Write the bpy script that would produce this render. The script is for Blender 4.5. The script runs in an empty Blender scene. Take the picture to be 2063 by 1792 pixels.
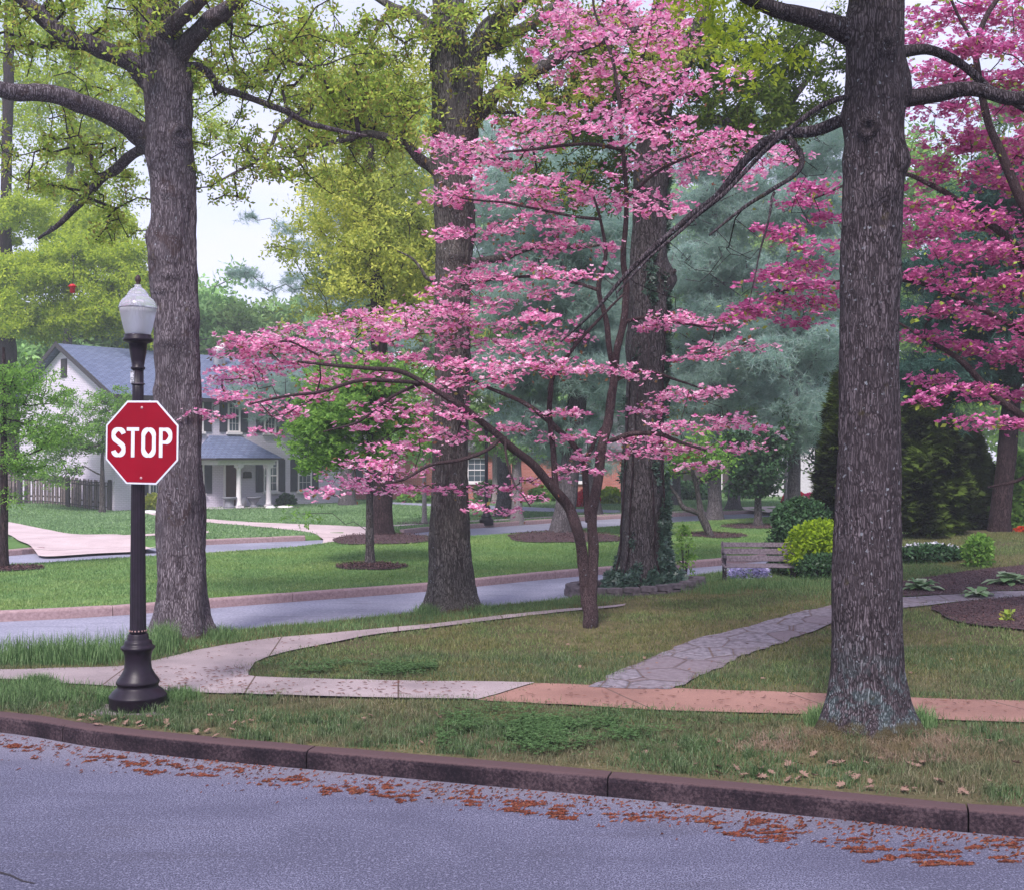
import bpy, bmesh, math, random
import numpy as np
from mathutils import Vector, noise as mnoise
random.seed(7); rng = np.random.default_rng(7)
scn = bpy.context.scene
COL = scn.collection
# ------------------------------------------------------------ camera, world, sun, exposure
EYE = 2.45; FPX = 2300.0; CX = 1031.5; HOR = 925.0      # measured on a 2063 x 1792 view of the photograph
cam = bpy.data.cameras.new('camera'); camo = bpy.data.objects.new('camera', cam); COL.objects.link(camo)
camo.location = (0, 0, EYE); camo.rotation_euler = (math.radians(90), 0, 0)
cam.sensor_fit = 'HORIZONTAL'; cam.sensor_width = 36; cam.lens = 36*FPX/2063
cam.shift_y = (HOR-896)/2063; cam.clip_start = 0.1; cam.clip_end = 2000
scn.camera = camo
SUN_EL, SUN_AZ = math.radians(50), math.radians(-168)
w = bpy.data.worlds.new('World'); scn.world = w; w.use_nodes = True
nt = w.node_tree; nt.nodes.clear()
N = nt.nodes.new; L = nt.links.new
wo = N('ShaderNodeOutputWorld'); bg = N('ShaderNodeBackground'); bg.inputs[1].default_value = 0.11
sky = N('ShaderNodeTexSky'); sky.sky_type = 'NISHITA'; sky.sun_disc = False
sky.sun_elevation = SUN_EL; sky.sun_rotation = SUN_AZ; sky.altitude = 100; sky.air_density = 1.3; sky.dust_density = 1.0
tc = N('ShaderNodeTexCoord'); mp = N('ShaderNodeMapping'); mp.inputs['Scale'].default_value = (1, 1, 2.6)
nz = N('ShaderNodeTexNoise'); nz.inputs['Scale'].default_value = 2.2; nz.inputs['Detail'].default_value = 7; nz.inputs['Roughness'].default_value = .55
rp = N('ShaderNodeValToRGB'); rp.color_ramp.elements[0].position = .40; rp.color_ramp.elements[1].position = .62
rp.color_ramp.elements[0].color = (.5, .5, .5, 1); rp.color_ramp.elements[1].color = (.95, .95, .95, 1)
mx = N('ShaderNodeMix'); mx.data_type = 'RGBA'; mx.inputs[7].default_value = (5.2, 5.1, 7.0, 1)
L(tc.outputs['Generated'], mp.inputs[0]); L(mp.outputs[0], nz.inputs[0]); L(nz.outputs['Fac'], rp.inputs[0])
L(rp.outputs[0], mx.inputs[0]); L(sky.outputs[0], mx.inputs[6]); L(mx.outputs[2], bg.inputs[0]); L(bg.outputs[0], wo.inputs[0])
sd = bpy.data.lights.new('sun', 'SUN'); sd.energy = 3.0; sd.angle = math.radians(12); sd.color = (1.0, .92, .90)
so = bpy.data.objects.new('sun', sd); COL.objects.link(so)
dv = Vector((math.sin(SUN_AZ)*math.cos(SUN_EL), math.cos(SUN_AZ)*math.cos(SUN_EL), math.sin(SUN_EL)))
so.rotation_euler = dv.to_track_quat('Z', 'Y').to_euler(); so.location = (0, 0, 40)
scn.view_settings.view_transform = 'Standard'; scn.view_settings.look = 'None'
scn.view_settings.gamma = 1; scn.view_settings.exposure = 0.85
scn.render.engine = 'CYCLES'
scn.cycles.max_bounces = 6; scn.cycles.diffuse_bounces = 3; scn.cycles.glossy_bounces = 2
scn.cycles.transmission_bounces = 4; scn.cycles.transparent_max_bounces = 6; scn.cycles.volume_bounces = 1

# ------------------------------------------------------------ objects, tags
def tag(o, label=None, cat=None, group=None, kind=None):
    if label: o['label'] = label
    if cat: o['category'] = cat
    if group: o['group'] = group
    if kind: o['kind'] = kind
    return o
def thing(name, label, cat, loc=(0, 0, 0), rotz=0, group=None):
    o = bpy.data.objects.new(name, None); COL.objects.link(o)
    o.location = loc; o.rotation_euler = (0, 0, rotz); o.empty_display_size = .2
    return tag(o, label, cat, group)
def link(name, me, mat, parent=None, loc=None):
    o = bpy.data.objects.new(name, me); COL.objects.link(o)
    if mat is not None:
        for m in (mat if isinstance(mat, (list, tuple)) else [mat]): me.materials.append(m)
    if parent is not None: o.parent = parent
    if loc is not None: o.location = loc
    return o
def np_mesh(name, V, F, smooth=False):
    """V (n,3); F (m,k) all faces with k corners"""
    V = np.ascontiguousarray(V, dtype=np.float32); F = np.ascontiguousarray(F, dtype=np.int32)
    me = bpy.data.meshes.new(name); m, k = F.shape
    me.vertices.add(len(V)); me.vertices.foreach_set('co', V.ravel())
    me.loops.add(m*k); me.loops.foreach_set('vertex_index', F.ravel())
    me.polygons.add(m); me.polygons.foreach_set('loop_start', np.arange(0, m*k, k, dtype=np.int32))
    me.polygons.foreach_set('loop_total', np.full(m, k, dtype=np.int32))
    if smooth: me.polygons.foreach_set('use_smooth', np.ones(m, dtype=bool))
    me.update(calc_edges=True)
    return me
class MB:
    """collects shapes into one mesh"""
    def __init__(s): s.bm = bmesh.new()
    def box(s, x0, x1, y0, y1, z0, z1, rot=None, piv=None):
        r = bmesh.ops.create_cube(s.bm, size=1)['verts']
        for v in r:
            v.co = Vector(((x0+x1)/2+v.co.x*(x1-x0), (y0+y1)/2+v.co.y*(y1-y0), (z0+z1)/2+v.co.z*(z1-z0)))
            if rot is not None: v.co = rot @ (v.co-piv) + piv
        return r
    def prism(s, pts, y0, y1, axis='y'):
        f = lambda p, q: {'y': Vector((p[0], q, p[1])), 'z': Vector((p[0], p[1], q)), 'x': Vector((q, p[0], p[1]))}[axis]
        a = [s.bm.verts.new(f(p, y0)) for p in pts]; b = [s.bm.verts.new(f(p, y1)) for p in pts]; n = len(pts)
        s.bm.faces.new(a); s.bm.faces.new(b[::-1])
        for i in range(n): s.bm.faces.new((a[i], b[i], b[(i+1) % n], a[(i+1) % n]))
    def face(s, pts): s.bm.faces.new([s.bm.verts.new(p) for p in pts])
    def lathe(s, prof, n=32, cx=0, cy=0, flute=0, fz=(0, 0)):
        rows = []
        for r, z in prof:
            row = []
            for i in range(n):
                a = 2*math.pi*i/n; rr = r
                if flute and fz[0] < z < fz[1]: rr = r*(1-.07*(0.5+0.5*math.cos(a*flute)))
                row.append(s.bm.verts.new((cx+rr*math.cos(a), cy+rr*math.sin(a), z)))
            rows.append(row)
        for a, b in zip(rows, rows[1:]):
            for i in range(n): s.bm.faces.new((a[i], a[(i+1) % n], b[(i+1) % n], b[i])).smooth = True
        s.bm.faces.new(rows[0][::-1]); s.bm.faces.new(rows[-1])
    def tube(s, pts, rad, n=8, closed=False):
        pts = [Vector(p) for p in pts]; rad = rad if isinstance(rad, (list, tuple)) else [rad]*len(pts)
        rows = []; up = Vector((.31, .2, .93)).normalized()
        for i, p in enumerate(pts):
            t = (pts[min(i+1, len(pts)-1)]-pts[max(i-1, 0)]).normalized()
            a = t.cross(up)
            if a.length < 1e-3: a = t.cross(Vector((1, 0, 0)))
            a.normalize(); b = t.cross(a)
            rows.append([s.bm.verts.new(p+(a*math.cos(2*math.pi*k/n)+b*math.sin(2*math.pi*k/n))*rad[i]) for k in range(n)])
        for a, b in zip(rows, rows[1:]):
            for k in range(n): s.bm.faces.new((a[k], a[(k+1) % n], b[(k+1) % n], b[k])).smooth = True
        s.bm.faces.new(rows[0][::-1]); s.bm.faces.new(rows[-1])
    def build(s, name, mat, parent=None, bevel=0, loc=None, smooth=False):
        if bevel: bmesh.ops.bevel(s.bm, geom=s.bm.edges[:], offset=bevel, segments=2, affect='EDGES', clamp_overlap=True)
        bmesh.ops.recalc_face_normals(s.bm, faces=s.bm.faces[:])
        me = bpy.data.meshes.new(name); s.bm.to_mesh(me); s.bm.free()
        if smooth: me.polygons.foreach_set('use_smooth', np.ones(len(me.polygons), dtype=bool))
        return link(name, me, mat, parent, loc)

# ------------------------------------------------------------ materials
def nm(name):
    m = bpy.data.materials.new(name); m.use_nodes = True; m.node_tree.nodes.clear(); return m, m.node_tree
def c4(c): return tuple(c)+(1,) if len(c) == 3 else tuple(c)
def ramp(nt, fac, stops):
    r = nt.nodes.new('ShaderNodeValToRGB'); el = r.color_ramp.elements
    while len(el) < len(stops): el.new(.5)
    for e, (p, c) in zip(el, stops): e.position = p; e.color = c4(c)
    nt.links.new(fac, r.inputs[0]); return r.outputs[0]
def coords(nt, kind='Object', scale=(1, 1, 1), rot=(0, 0, 0)):
    if kind == 'World':
        g = nt.nodes.new('ShaderNodeNewGeometry'); o = g.outputs['Position']
    else:
        t = nt.nodes.new('ShaderNodeTexCoord'); o = t.outputs[kind]
    m = nt.nodes.new('ShaderNodeMapping'); m.inputs['Scale'].default_value = scale; m.inputs['Rotation'].default_value = rot
    nt.links.new(o, m.inputs[0]); return m.outputs[0]
def noise(nt, vec, scale, detail=4, rough=.55, dist=0):
    n = nt.nodes.new('ShaderNodeTexNoise'); n.inputs['Scale'].default_value = scale; n.inputs['Detail'].default_value = detail
    n.inputs['Roughness'].default_value = rough; n.inputs['Distortion'].default_value = dist
    nt.links.new(vec, n.inputs['Vector']); return n.outputs['Fac']
def voro(nt, vec, scale, feat='F1', out='Distance', rnd=1):
    n = nt.nodes.new('ShaderNodeTexVoronoi'); n.feature = feat; n.inputs['Scale'].default_value = scale; n.inputs['Randomness'].default_value = rnd
    nt.links.new(vec, n.inputs['Vector']); return n.outputs[out]
def mixc(nt, fac, a, b, mode='MIX'):
    m = nt.nodes.new('ShaderNodeMix'); m.data_type = 'RGBA'; m.blend_type = mode
    for s, v in ((0, fac), (6, a), (7, b)):
        if isinstance(v, (int, float)): m.inputs[s].default_value = v
        elif isinstance(v, tuple): m.inputs[s].default_value = c4(v)
        else: nt.links.new(v, m.inputs[s])
    return m.outputs[2]
def math_(nt, op, a, b=0.0, clamp=False):
    m = nt.nodes.new('ShaderNodeMath'); m.operation = op; m.use_clamp = clamp
    for s, v in ((0, a), (1, b)):
        if isinstance(v, (int, float)): m.inputs[s].default_value = v
        else: nt.links.new(v, m.inputs[s])
    return m.outputs[0]
def sstep(nt, v, a, b):
    m = nt.nodes.new('ShaderNodeMapRange'); m.interpolation_type = 'SMOOTHSTEP'
    nt.links.new(v, m.inputs[0]); m.inputs[1].default_value = a; m.inputs[2].default_value = b
    return m.outputs[0]
def finish(m, nt, col, rough=.8, bump=None, bdist=.01, bstr=1, metal=0, spec=.3, **kw):
    p = nt.nodes.new('ShaderNodeBsdfPrincipled'); o = nt.nodes.new('ShaderNodeOutputMaterial')
    if isinstance(col, tuple): p.inputs['Base Color'].default_value = c4(col)
    else: nt.links.new(col, p.inputs['Base Color'])
    p.inputs['Roughness'].default_value = rough; p.inputs['Metallic'].default_value = metal
    p.inputs['Specular IOR Level'].default_value = spec
    for k, v in kw.items(): p.inputs[k].default_value = v
    if bump is not None:
        b = nt.nodes.new('ShaderNodeBump'); b.inputs['Strength'].default_value = bstr; b.inputs['Distance'].default_value = bdist
        nt.links.new(bump, b.inputs['Height']); nt.links.new(b.outputs[0], p.inputs['Normal'])
    nt.links.new(p.outputs[0], o.inputs[0]); return m
def plain(name, c, rough=.6, var=.15, scale=8, metal=0, spec=.4, bump=.002, **kw):
    m, nt = nm(name); v = coords(nt); n = noise(nt, v, scale, 5)
    lo = tuple(x*(1-var) for x in c); hi = tuple(min(1, x*(1+var)) for x in c)
    return finish(m, nt, ramp(nt, n, [(.3, lo), (.7, hi)]), rough, noise(nt, v, scale*8, 3), bump, 1, metal, spec, **kw)
def leafmat(name, cols, trans=.4, wcol=None, gloss=0.0, wscale=.6):
    """random colour per leaf, drifting through the crown"""
    m, nt = nm(name); g = nt.nodes.new('ShaderNodeNewGeometry')
    n = len(cols); col = ramp(nt, g.outputs['Random Per Island'], [(i/(n-1) if n > 1 else 0, c) for i, c in enumerate(cols)])
    if wcol is not None:
        f = sstep(nt, noise(nt, coords(nt, 'World'), wscale, 3), .42, .6)
        col = mixc(nt, f, col, mixc(nt, .65, col, wcol))
    d = nt.nodes.new('ShaderNodeBsdfDiffuse'); t = nt.nodes.new('ShaderNodeBsdfTranslucent'); x = nt.nodes.new('ShaderNodeMixShader')
    nt.links.new(col, d.inputs[0]); nt.links.new(col, t.inputs[0]); x.inputs[0].default_value = trans
    nt.links.new(d.outputs[0], x.inputs[1]); nt.links.new(t.outputs[0], x.inputs[2]); sh = x.outputs[0]
    if gloss:
        gl = nt.nodes.new('ShaderNodeBsdfGlossy'); gl.inputs['Roughness'].default_value = .4; y = nt.nodes.new('ShaderNodeMixShader')
        y.inputs[0].default_value = gloss; nt.links.new(sh, y.inputs[1]); nt.links.new(gl.outputs[0], y.inputs[2]); sh = y.outputs[0]
    o = nt.nodes.new('ShaderNodeOutputMaterial'); nt.links.new(sh, o.inputs[0]); return m
def barkmat(name, dark, mid, light, lichen=.3, base_lichen=0, moss=0, scale=1.0, blotch=None):
    m, nt = nm(name); v0 = coords(nt, 'Object')
    wn = nt.nodes.new('ShaderNodeTexNoise'); wn.inputs['Scale'].default_value = 7; wn.inputs['Detail'].default_value = 3; nt.links.new(v0, wn.inputs[0])
    va = nt.nodes.new('ShaderNodeVectorMath'); va.operation = 'MULTIPLY_ADD'; nt.links.new(wn.outputs['Color'], va.inputs[0]); va.inputs[1].default_value = (.05, .05, .4); nt.links.new(v0, va.inputs[2])
    mp_ = nt.nodes.new('ShaderNodeMapping'); mp_.inputs['Scale'].default_value = (1, 1, .14); nt.links.new(va.outputs[0], mp_.inputs[0]); v = mp_.outputs[0]
    e = sstep(nt, voro(nt, v, 58*scale, 'DISTANCE_TO_EDGE'), .0, .3)
    r = noise(nt, v, 30*scale, 5, .72); r2 = noise(nt, coords(nt, 'Object', (1, 1, .35)), 110*scale, 3, .6)
    h = math_(nt, 'ADD', math_(nt, 'MULTIPLY', e, .22), math_(nt, 'ADD', math_(nt, 'MULTIPLY', r, .56), math_(nt, 'MULTIPLY', r2, .22)))
    col = ramp(nt, h, [(.38, dark), (.53, mid), (.68, light)])
    big = noise(nt, v0, 1.6, 5, .6); col = mixc(nt, sstep(nt, big, .38, .66), col, mixc(nt, .5, col, tuple(x*.55 for x in mid)))
    if blotch: col = mixc(nt, sstep(nt, noise(nt, v0, 3.1, 5, .6, .6), .58, .64), col, mixc(nt, .6, col, blotch))
    if lichen:
        k = sstep(nt, noise(nt, v0, 27, 2, .5), .665, .70)
        k = math_(nt, 'MULTIPLY', k, sstep(nt, noise(nt, v0, 2.9, 4), .52-.1*lichen, .62-.06*lichen))
        col = mixc(nt, math_(nt, 'MULTIPLY', k, .7), col, (.27, .29, .33))
    sx = nt.nodes.new('ShaderNodeSeparateXYZ'); nt.links.new(v0, sx.inputs[0]); z = sx.outputs[2]
    if base_lichen:
        a = math_(nt, 'SUBTRACT', 1.0, sstep(nt, z, .2, base_lichen)); b = noise(nt, v0, 5.5, 9, .76, .5)
        k = math_(nt, 'MULTIPLY', sstep(nt, b, .47, .56), a)
        col = mixc(nt, math_(nt, 'MULTIPLY', k, .72), col, mixc(nt, sstep(nt, h, .4, .75), (.04, .06, .065), (.27, .34, .36)))
    if moss:
        a = math_(nt, 'SUBTRACT', 1.0, sstep(nt, z, .02, moss)); b = noise(nt, v0, 6, 5, .6)
        k = sstep(nt, math_(nt, 'ADD', math_(nt, 'MULTIPLY', a, .35), b), .62, .8)
        col = mixc(nt, math_(nt, 'MULTIPLY', k, .85), col, (.065, .052, .022))
    return finish(m, nt, col, .92, h, .03, 1, spec=.12)

def W(px, py, Y): return Vector(((px-CX)/FPX*Y, Y, EYE+(HOR-py)/FPX*Y))
def ss(a, b, v):
    t = min(1, max(0, (v-a)/(b-a))); return t*t*(3-2*t)
def terr(x, y):
    """height of the kerbed ground above the street"""
    if y > 28: return .14
    r = .14
    r += .24*ss(1.0, 5, x)*ss(11.5, 17, y)*(1-ss(19.6, 21.6, y)*(1-ss(5.5, 8, x)))
    r += .35*ss(5, 12, x)*ss(14, 26, y)
    r += .05*math.exp(-((x-3.05)**2+(y-9.3)**2)/.5)
    r += .02*mnoise.noise(Vector((x*.9, y*.9, 3)))*ss(8.9, 9.6, y)
    return r
def G(px, py, base=None):
    """point of the ground seen at a pixel"""
    z = .14
    for _ in range(12):
        Y = (EYE-z)*FPX/(py-HOR); x = (px-CX)/FPX*Y
        if base is not None: z = base
        else: z = z*.5+.5*terr(x, Y)
    return (x, Y)
def smooth(pts, k=6):
    """centripetal Catmull-Rom through the points"""
    P = [Vector(p) for p in pts]; out = []
    if len(P) < 3: return [P[0].lerp(P[1], j/k) for j in range(k+1)]
    P = [P[0]*2-P[1]]+P+[P[-1]*2-P[-2]]
    for i in range(1, len(P)-2):
        p = P[i-1:i+3]; t = [0]
        for q in range(3): t.append(t[-1]+max(1e-4, (p[q+1]-p[q]).length)**.5)
        for j in range(k):
            x = t[1]+(t[2]-t[1])*j/k; f = lambda u, v, a, b: u*((b-x)/(b-a))+v*((x-a)/(b-a))
            a1 = f(p[0], p[1], t[0], t[1]); a2 = f(p[1], p[2], t[1], t[2]); a3 = f(p[2], p[3], t[2], t[3])
            b1 = f(a1, a2, t[0], t[2]); b2 = f(a2, a3, t[1], t[3]); out.append(f(b1, b2, t[1], t[2]))
    out.append(P[-2]); return out
def inpoly(X, Y, poly):
    c = np.zeros(len(X), bool); n = len(poly); j = n-1
    for i in range(n):
        xi, yi = poly[i][0], poly[i][1]; xj, yj = poly[j][0], poly[j][1]
        if yi != yj:
            c ^= ((yi > Y) != (yj > Y)) & (X < (xj-xi)*(Y-yi)/(yj-yi)+xi)
        j = i
    return c
def inp1(x, y, poly):
    c = False; xj, yj = poly[-1][0], poly[-1][1]
    for p in poly:
        xi, yi = p[0], p[1]
        if (yi > y) != (yj > y) and x < (xj-xi)*(y-yi)/(yj-yi)+xi: c = not c
        xj, yj = xi, yi
    return c
def surface(name, poly, zf, cell, mat, off=0.0, skirt=0.0, kind='structure', parent=None, uv=False):
    bm = bmesh.new(); bm.faces.new([bm.verts.new((p[0], p[1], 0)) for p in poly])
    xs = [p[0] for p in poly]; ys = [p[1] for p in poly]
    for ax, lo, hi in ((0, min(xs), max(xs)), (1, min(ys), max(ys))):
        k = math.ceil(lo/cell)
        while k*cell < hi:
            co = [0, 0, 0]; no = [0, 0, 0]; co[ax] = k*cell; no[ax] = 1
            bmesh.ops.bisect_plane(bm, geom=bm.verts[:]+bm.edges[:]+bm.faces[:], plane_co=co, plane_no=no); k += 1
    bmesh.ops.triangulate(bm, faces=bm.faces[:])
    bmesh.ops.recalc_face_normals(bm, faces=bm.faces[:])
    if sum(f.normal.z for f in bm.faces) < 0: bmesh.ops.reverse_faces(bm, faces=bm.faces[:])
    if skirt:
        ed = [e for e in bm.edges if e.is_boundary]
        r = bmesh.ops.extrude_edge_only(bm, edges=ed); low = set(v for v in r['geom'] if isinstance(v, bmesh.types.BMVert))
    else: low = set()
    for v in bm.verts: v.co.z = zf(v.co.x, v.co.y)+off-(skirt if v in low else 0)
    for f in bm.faces: f.smooth = True
    me = bpy.data.meshes.new(name); bm.to_mesh(me); bm.free()
    o = link(name, me, mat, parent)
    if kind: o['kind'] = kind
    return o
# ------------------------------------------------------------ plan of the ground
back = [(-30, 9.0), (-14, 12.0), G(60, 1318, .14), G(300, 1292, .14), G(430, 1272, .14), G(650, 1252, .14), G(860, 1232, .14), G(1000, 1219, .14), G(1150, 1203, .14), (2.8, 21.9), (4.4, 23.5), (8, 27.4), (14, 33.5), (26, 44), (60, 70)]
back = [(p.x, p.y) for p in smooth([(a, b, 0) for a, b in back])]
kf = [(-22, 14.2), (-14, 12.3), (-9, 11.3), G(0, 1474, 0), G(190, 1504, 0), G(400, 1528, 0), G(630, 1549, 0), G(930, 1577, 0), G(1225, 1604, 0), G(1600, 1640, 0), G(2010, 1681, 0), (8.5, 6.35), (20, 3.6)]
kf = [(p.x, p.y) for p in smooth([(a, b, 0) for a, b in kf[1:]])]
def offs(line, d):
    out = []
    for i, p in enumerate(line):
        a = line[max(i-1, 0)]; b = line[min(i+1, len(line)-1)]; t = Vector((b[0]-a[0], b[1]-a[1])).normalized()
        out.append((p[0]-t.y*d, p[1]+t.x*d))
    return out
KW = .16
kin = offs(kf, KW)
islandA = kin+[(60, 3)]+[p for p in back[::-1]]
mk = [(-30, 12.5), (-14, 15.6), G(0, 1251, 0), G(210, 1240, 0), G(420, 1224, 0), G(640, 1207, 0), G(860, 1190, 0), G(1150, 1161, 0), G(1450, 1138, 0), (10, 31.5), (18, 38.5), (40, 58)]
mk = [(p.x, p.y) for p in smooth([(a, b, 0) for a, b in mk])]
mf = [(-40, 19), G(0, 1136, .14), G(210, 1124, .14), G(420, 1112, .14), G(640, 1099, .14), G(860, 1088, .14), G(1250, 1058, .14), G(1560, 1040, .14), (24, 60), (45, 78)]
mf = [(p.x, p.y) for p in smooth([(a, b, 0) for a, b in mf])]
fk = [(-45, 22), G(0, 1119, 0), G(90, 1112, 0), G(320, 1102, 0), G(420, 1096, 0), G(650, 1086, 0), G(800, 1076, 0), G(870, 1069, 0), G(1060, 1056, 0), G(1240, 1044, 0), G(1400, 1038, 0), G(1590, 1030, 0), (26, 66), (48, 86)]
fk = [(p.x, p.y) for p in smooth([(a, b, 0) for a, b in fk])]
flat = lambda z: (lambda x, y: z)
# ---- surface materials
def asphalt(name, lo, mid, hi, sc=70):
    m, nt = nm(name); v = coords(nt, 'World'); n = noise(nt, v, sc, 3, .7); b = noise(nt, v, .55, 4); s = voro(nt, v, sc*1.3)
    col = ramp(nt, n, [(.38, lo), (.5, mid), (.62, hi)])
    col = mixc(nt, sstep(nt, b, .35, .65), col, mixc(nt, .5, col, tuple(x*.6 for x in mid)))
    n3 = noise(nt, v, sc*.45, 2, .5); col = mixc(nt, sstep(nt, n3, .55, .68), col, mixc(nt, .5, col, hi)); s = n3
    st = noise(nt, coords(nt, 'World', (.5, 2.5, 1), (0, 0, .12)), 1.3, 4); col = mixc(nt, sstep(nt, st, .55, .7), col, mixc(nt, .25, col, (.05, .045, .06)))
    if sc > 50:
        sx = nt.nodes.new('ShaderNodeSeparateXYZ'); nt.links.new(v, sx.inputs[0])
        dk = math_(nt, 'ADD', math_(nt, 'ADD', sx.outputs[1], math_(nt, 'MULTIPLY', sx.outputs[0], .29)), math_(nt, 'MULTIPLY', b, .9))
        col = mixc(nt, math_(nt, 'MULTIPLY', sstep(nt, dk, 8.2, 9.3), .5), col, mixc(nt, n, (.16, .145, .18), (.33, .30, .33)))
        pt = sstep(nt, noise(nt, coords(nt, 'World', (.35, 1.1, 1), (0, 0, -.28)), 1.0, 5, .6), .5, .62); col = mixc(nt, math_(nt, 'MULTIPLY', pt, .3), col, (.05, .05, .085))
    return finish(m, nt, col, .88, None, .004, .6, spec=.2)
M_asph = asphalt('asphalt', (.020, .020, .036), (.078, .079, .130), (.25, .25, .35), 95)
M_asph2 = asphalt('asphalt_glare_haze', (.20, .20, .27), (.27, .27, .35), (.33, .33, .42), 25)  # farther roads: grazing brightness and haze are put into this paler colour
def groundmat(name, cols, big, bigf=(.4, .6), sc=30, bs=.7):
    m, nt = nm(name); v = coords(nt, 'World'); n = noise(nt, v, sc, 5, .7); n2 = noise(nt, coords(nt, 'World', (1, .5, 1)), sc*.25, 4, .6)
    k = math_(nt, 'ADD', math_(nt, 'MULTIPLY', n, .6), math_(nt, 'MULTIPLY', n2, .4))
    col = ramp(nt, k, [(.35+.3*i/(len(cols)-1), c) for i, c in enumerate(cols)])
    col = mixc(nt, sstep(nt, noise(nt, v, bs, 4), *bigf), col, mixc(nt, .6, col, big))
    return finish(m, nt, col, .95, k, .03, .8, spec=.1)
M_lawn = groundmat('verge_soil', [(.05, .045, .025), (.11, .10, .045), (.19, .15, .10)], (.06, .05, .032))
M_median = groundmat('mown_grass', [(.06, .11, .035), (.10, .18, .055), (.16, .25, .09)], (.10, .16, .035), sc=12)
M_farlawn = groundmat('far_grass', [(.06, .12, .035), (.10, .19, .055), (.15, .26, .09)], (.07, .13, .035), sc=8, bs=.25)
def concrete(name, lo, hi, joint=1.6, rot=0, gr=80):
    m, nt = nm(name); v = coords(nt, 'World'); n = noise(nt, v, gr, 4, .7); b = noise(nt, v, 1.1, 5, .6)
    col = ramp(nt, math_(nt, 'ADD', math_(nt, 'MULTIPLY', n, .45), math_(nt, 'MULTIPLY', b, .55)), [(.38, lo), (.6, hi)])
    j = coords(nt, 'World', (1, 1, 1), (0, 0, rot)); sx = nt.nodes.new('ShaderNodeSeparateXYZ'); nt.links.new(j, sx.inputs[0])
    fr = math_(nt, 'FRACT', math_(nt, 'DIVIDE', sx.outputs[0], joint)); k = math_(nt, 'LESS_THAN', fr, .012)
    dirt = voro(nt, coords(nt, 'World', (2.5, 7, 1), (0, 0, .3)), 3.0); dk = math_(nt, 'LESS_THAN', dirt, .1)
    col = mixc(nt, math_(nt, 'MAXIMUM', k, math_(nt, 'MULTIPLY', dk, .5)), col, (.10, .07, .06))
    return finish(m, nt, col, .9, n, .003, .5, spec=.15)
M_conc = concrete('pale_concrete', (.20, .165, .175), (.35, .29, .30), 1.5, -.1)
M_redconc = concrete('red_concrete', (.19, .105, .09), (.31, .175, .145), 1.6, -.35)
M_drive = concrete('driveway_concrete', (.42, .33, .34), (.56, .45, .46), 3.1, .9, 20)
m, nt_ = nm('kerb_stone'); v = coords(nt_, 'World'); n = noise(nt_, v, 45, 5, .7); b = noise(nt_, v, 2.0, 5)
sx = nt_.nodes.new('ShaderNodeSeparateXYZ'); nt_.links.new(v, sx.inputs[0])
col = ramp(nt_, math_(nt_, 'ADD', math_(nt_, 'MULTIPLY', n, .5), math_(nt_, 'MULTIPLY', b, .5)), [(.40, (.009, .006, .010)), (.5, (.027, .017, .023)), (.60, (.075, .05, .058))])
col = mixc(nt_, sstep(nt_, math_(nt_, 'ADD', sx.outputs[2], math_(nt_, 'MULTIPLY', n, .02)), .135, .155), col, (.085, .052, .056))  # reddish top; face below kept darker, its shade put into the colour
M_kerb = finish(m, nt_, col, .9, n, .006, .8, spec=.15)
m, nt_ = nm('pale_kerb'); v = coords(nt_, 'World'); n = noise(nt_, v, 20, 5, .7)
M_kerb2 = finish(m, nt_, ramp(nt_, n, [(.35, (.24, .16, .17)), (.65, (.38, .27, .28))]), .9, n, .006, .5, spec=.15)
m, nt_ = nm('mulch'); v = coords(nt_, 'World'); n = noise(nt_, v, 26, 5, .75, 1.0)
M_mulch = finish(m, nt_, ramp(nt_, n, [(.35, (.03, .02, .024)), (.52, (.11, .07, .078)), (.7, (.24, .165, .17))]), .95, n, .05, 1, spec=.1)
m, nt_ = nm('flagstone'); v = coords(nt_, 'World', (1, 1, 0)); n = noise(nt_, v, 12, 5, .65); wv = noise(nt_, v, 2.0, 2)
e = voro(nt_, coords(nt_, 'World', (1, .8, 0), (0, 0, .5)), 2.1, 'DISTANCE_TO_EDGE'); cc = voro(nt_, coords(nt_, 'World', (1, .8, 0), (0, 0, .5)), 2.1, 'F1', 'Color')
col = ramp(nt_, n, [(.35, (.10, .088, .105)), (.6, (.24, .215, .25))]); bw = nt_.nodes.new('ShaderNodeRGBToBW'); nt_.links.new(cc, bw.inputs[0])
col = mixc(nt_, sstep(nt_, bw.outputs[0], .25, .75), col, mixc(nt_, .7, col, (.16, .125, .14)))
col = mixc(nt_, sstep(nt_, math_(nt_, 'ADD', e, math_(nt_, 'MULTIPLY', n, .03)), .04, .015), col, (.11, .075, .065))
ed = sstep(nt_, e, 0, .06)
M_flag = finish(m, nt_, col, .8, math_(nt_, 'ADD', ed, math_(nt_, 'MULTIPLY', n, .3)), .02, 1, spec=.2)

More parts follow.
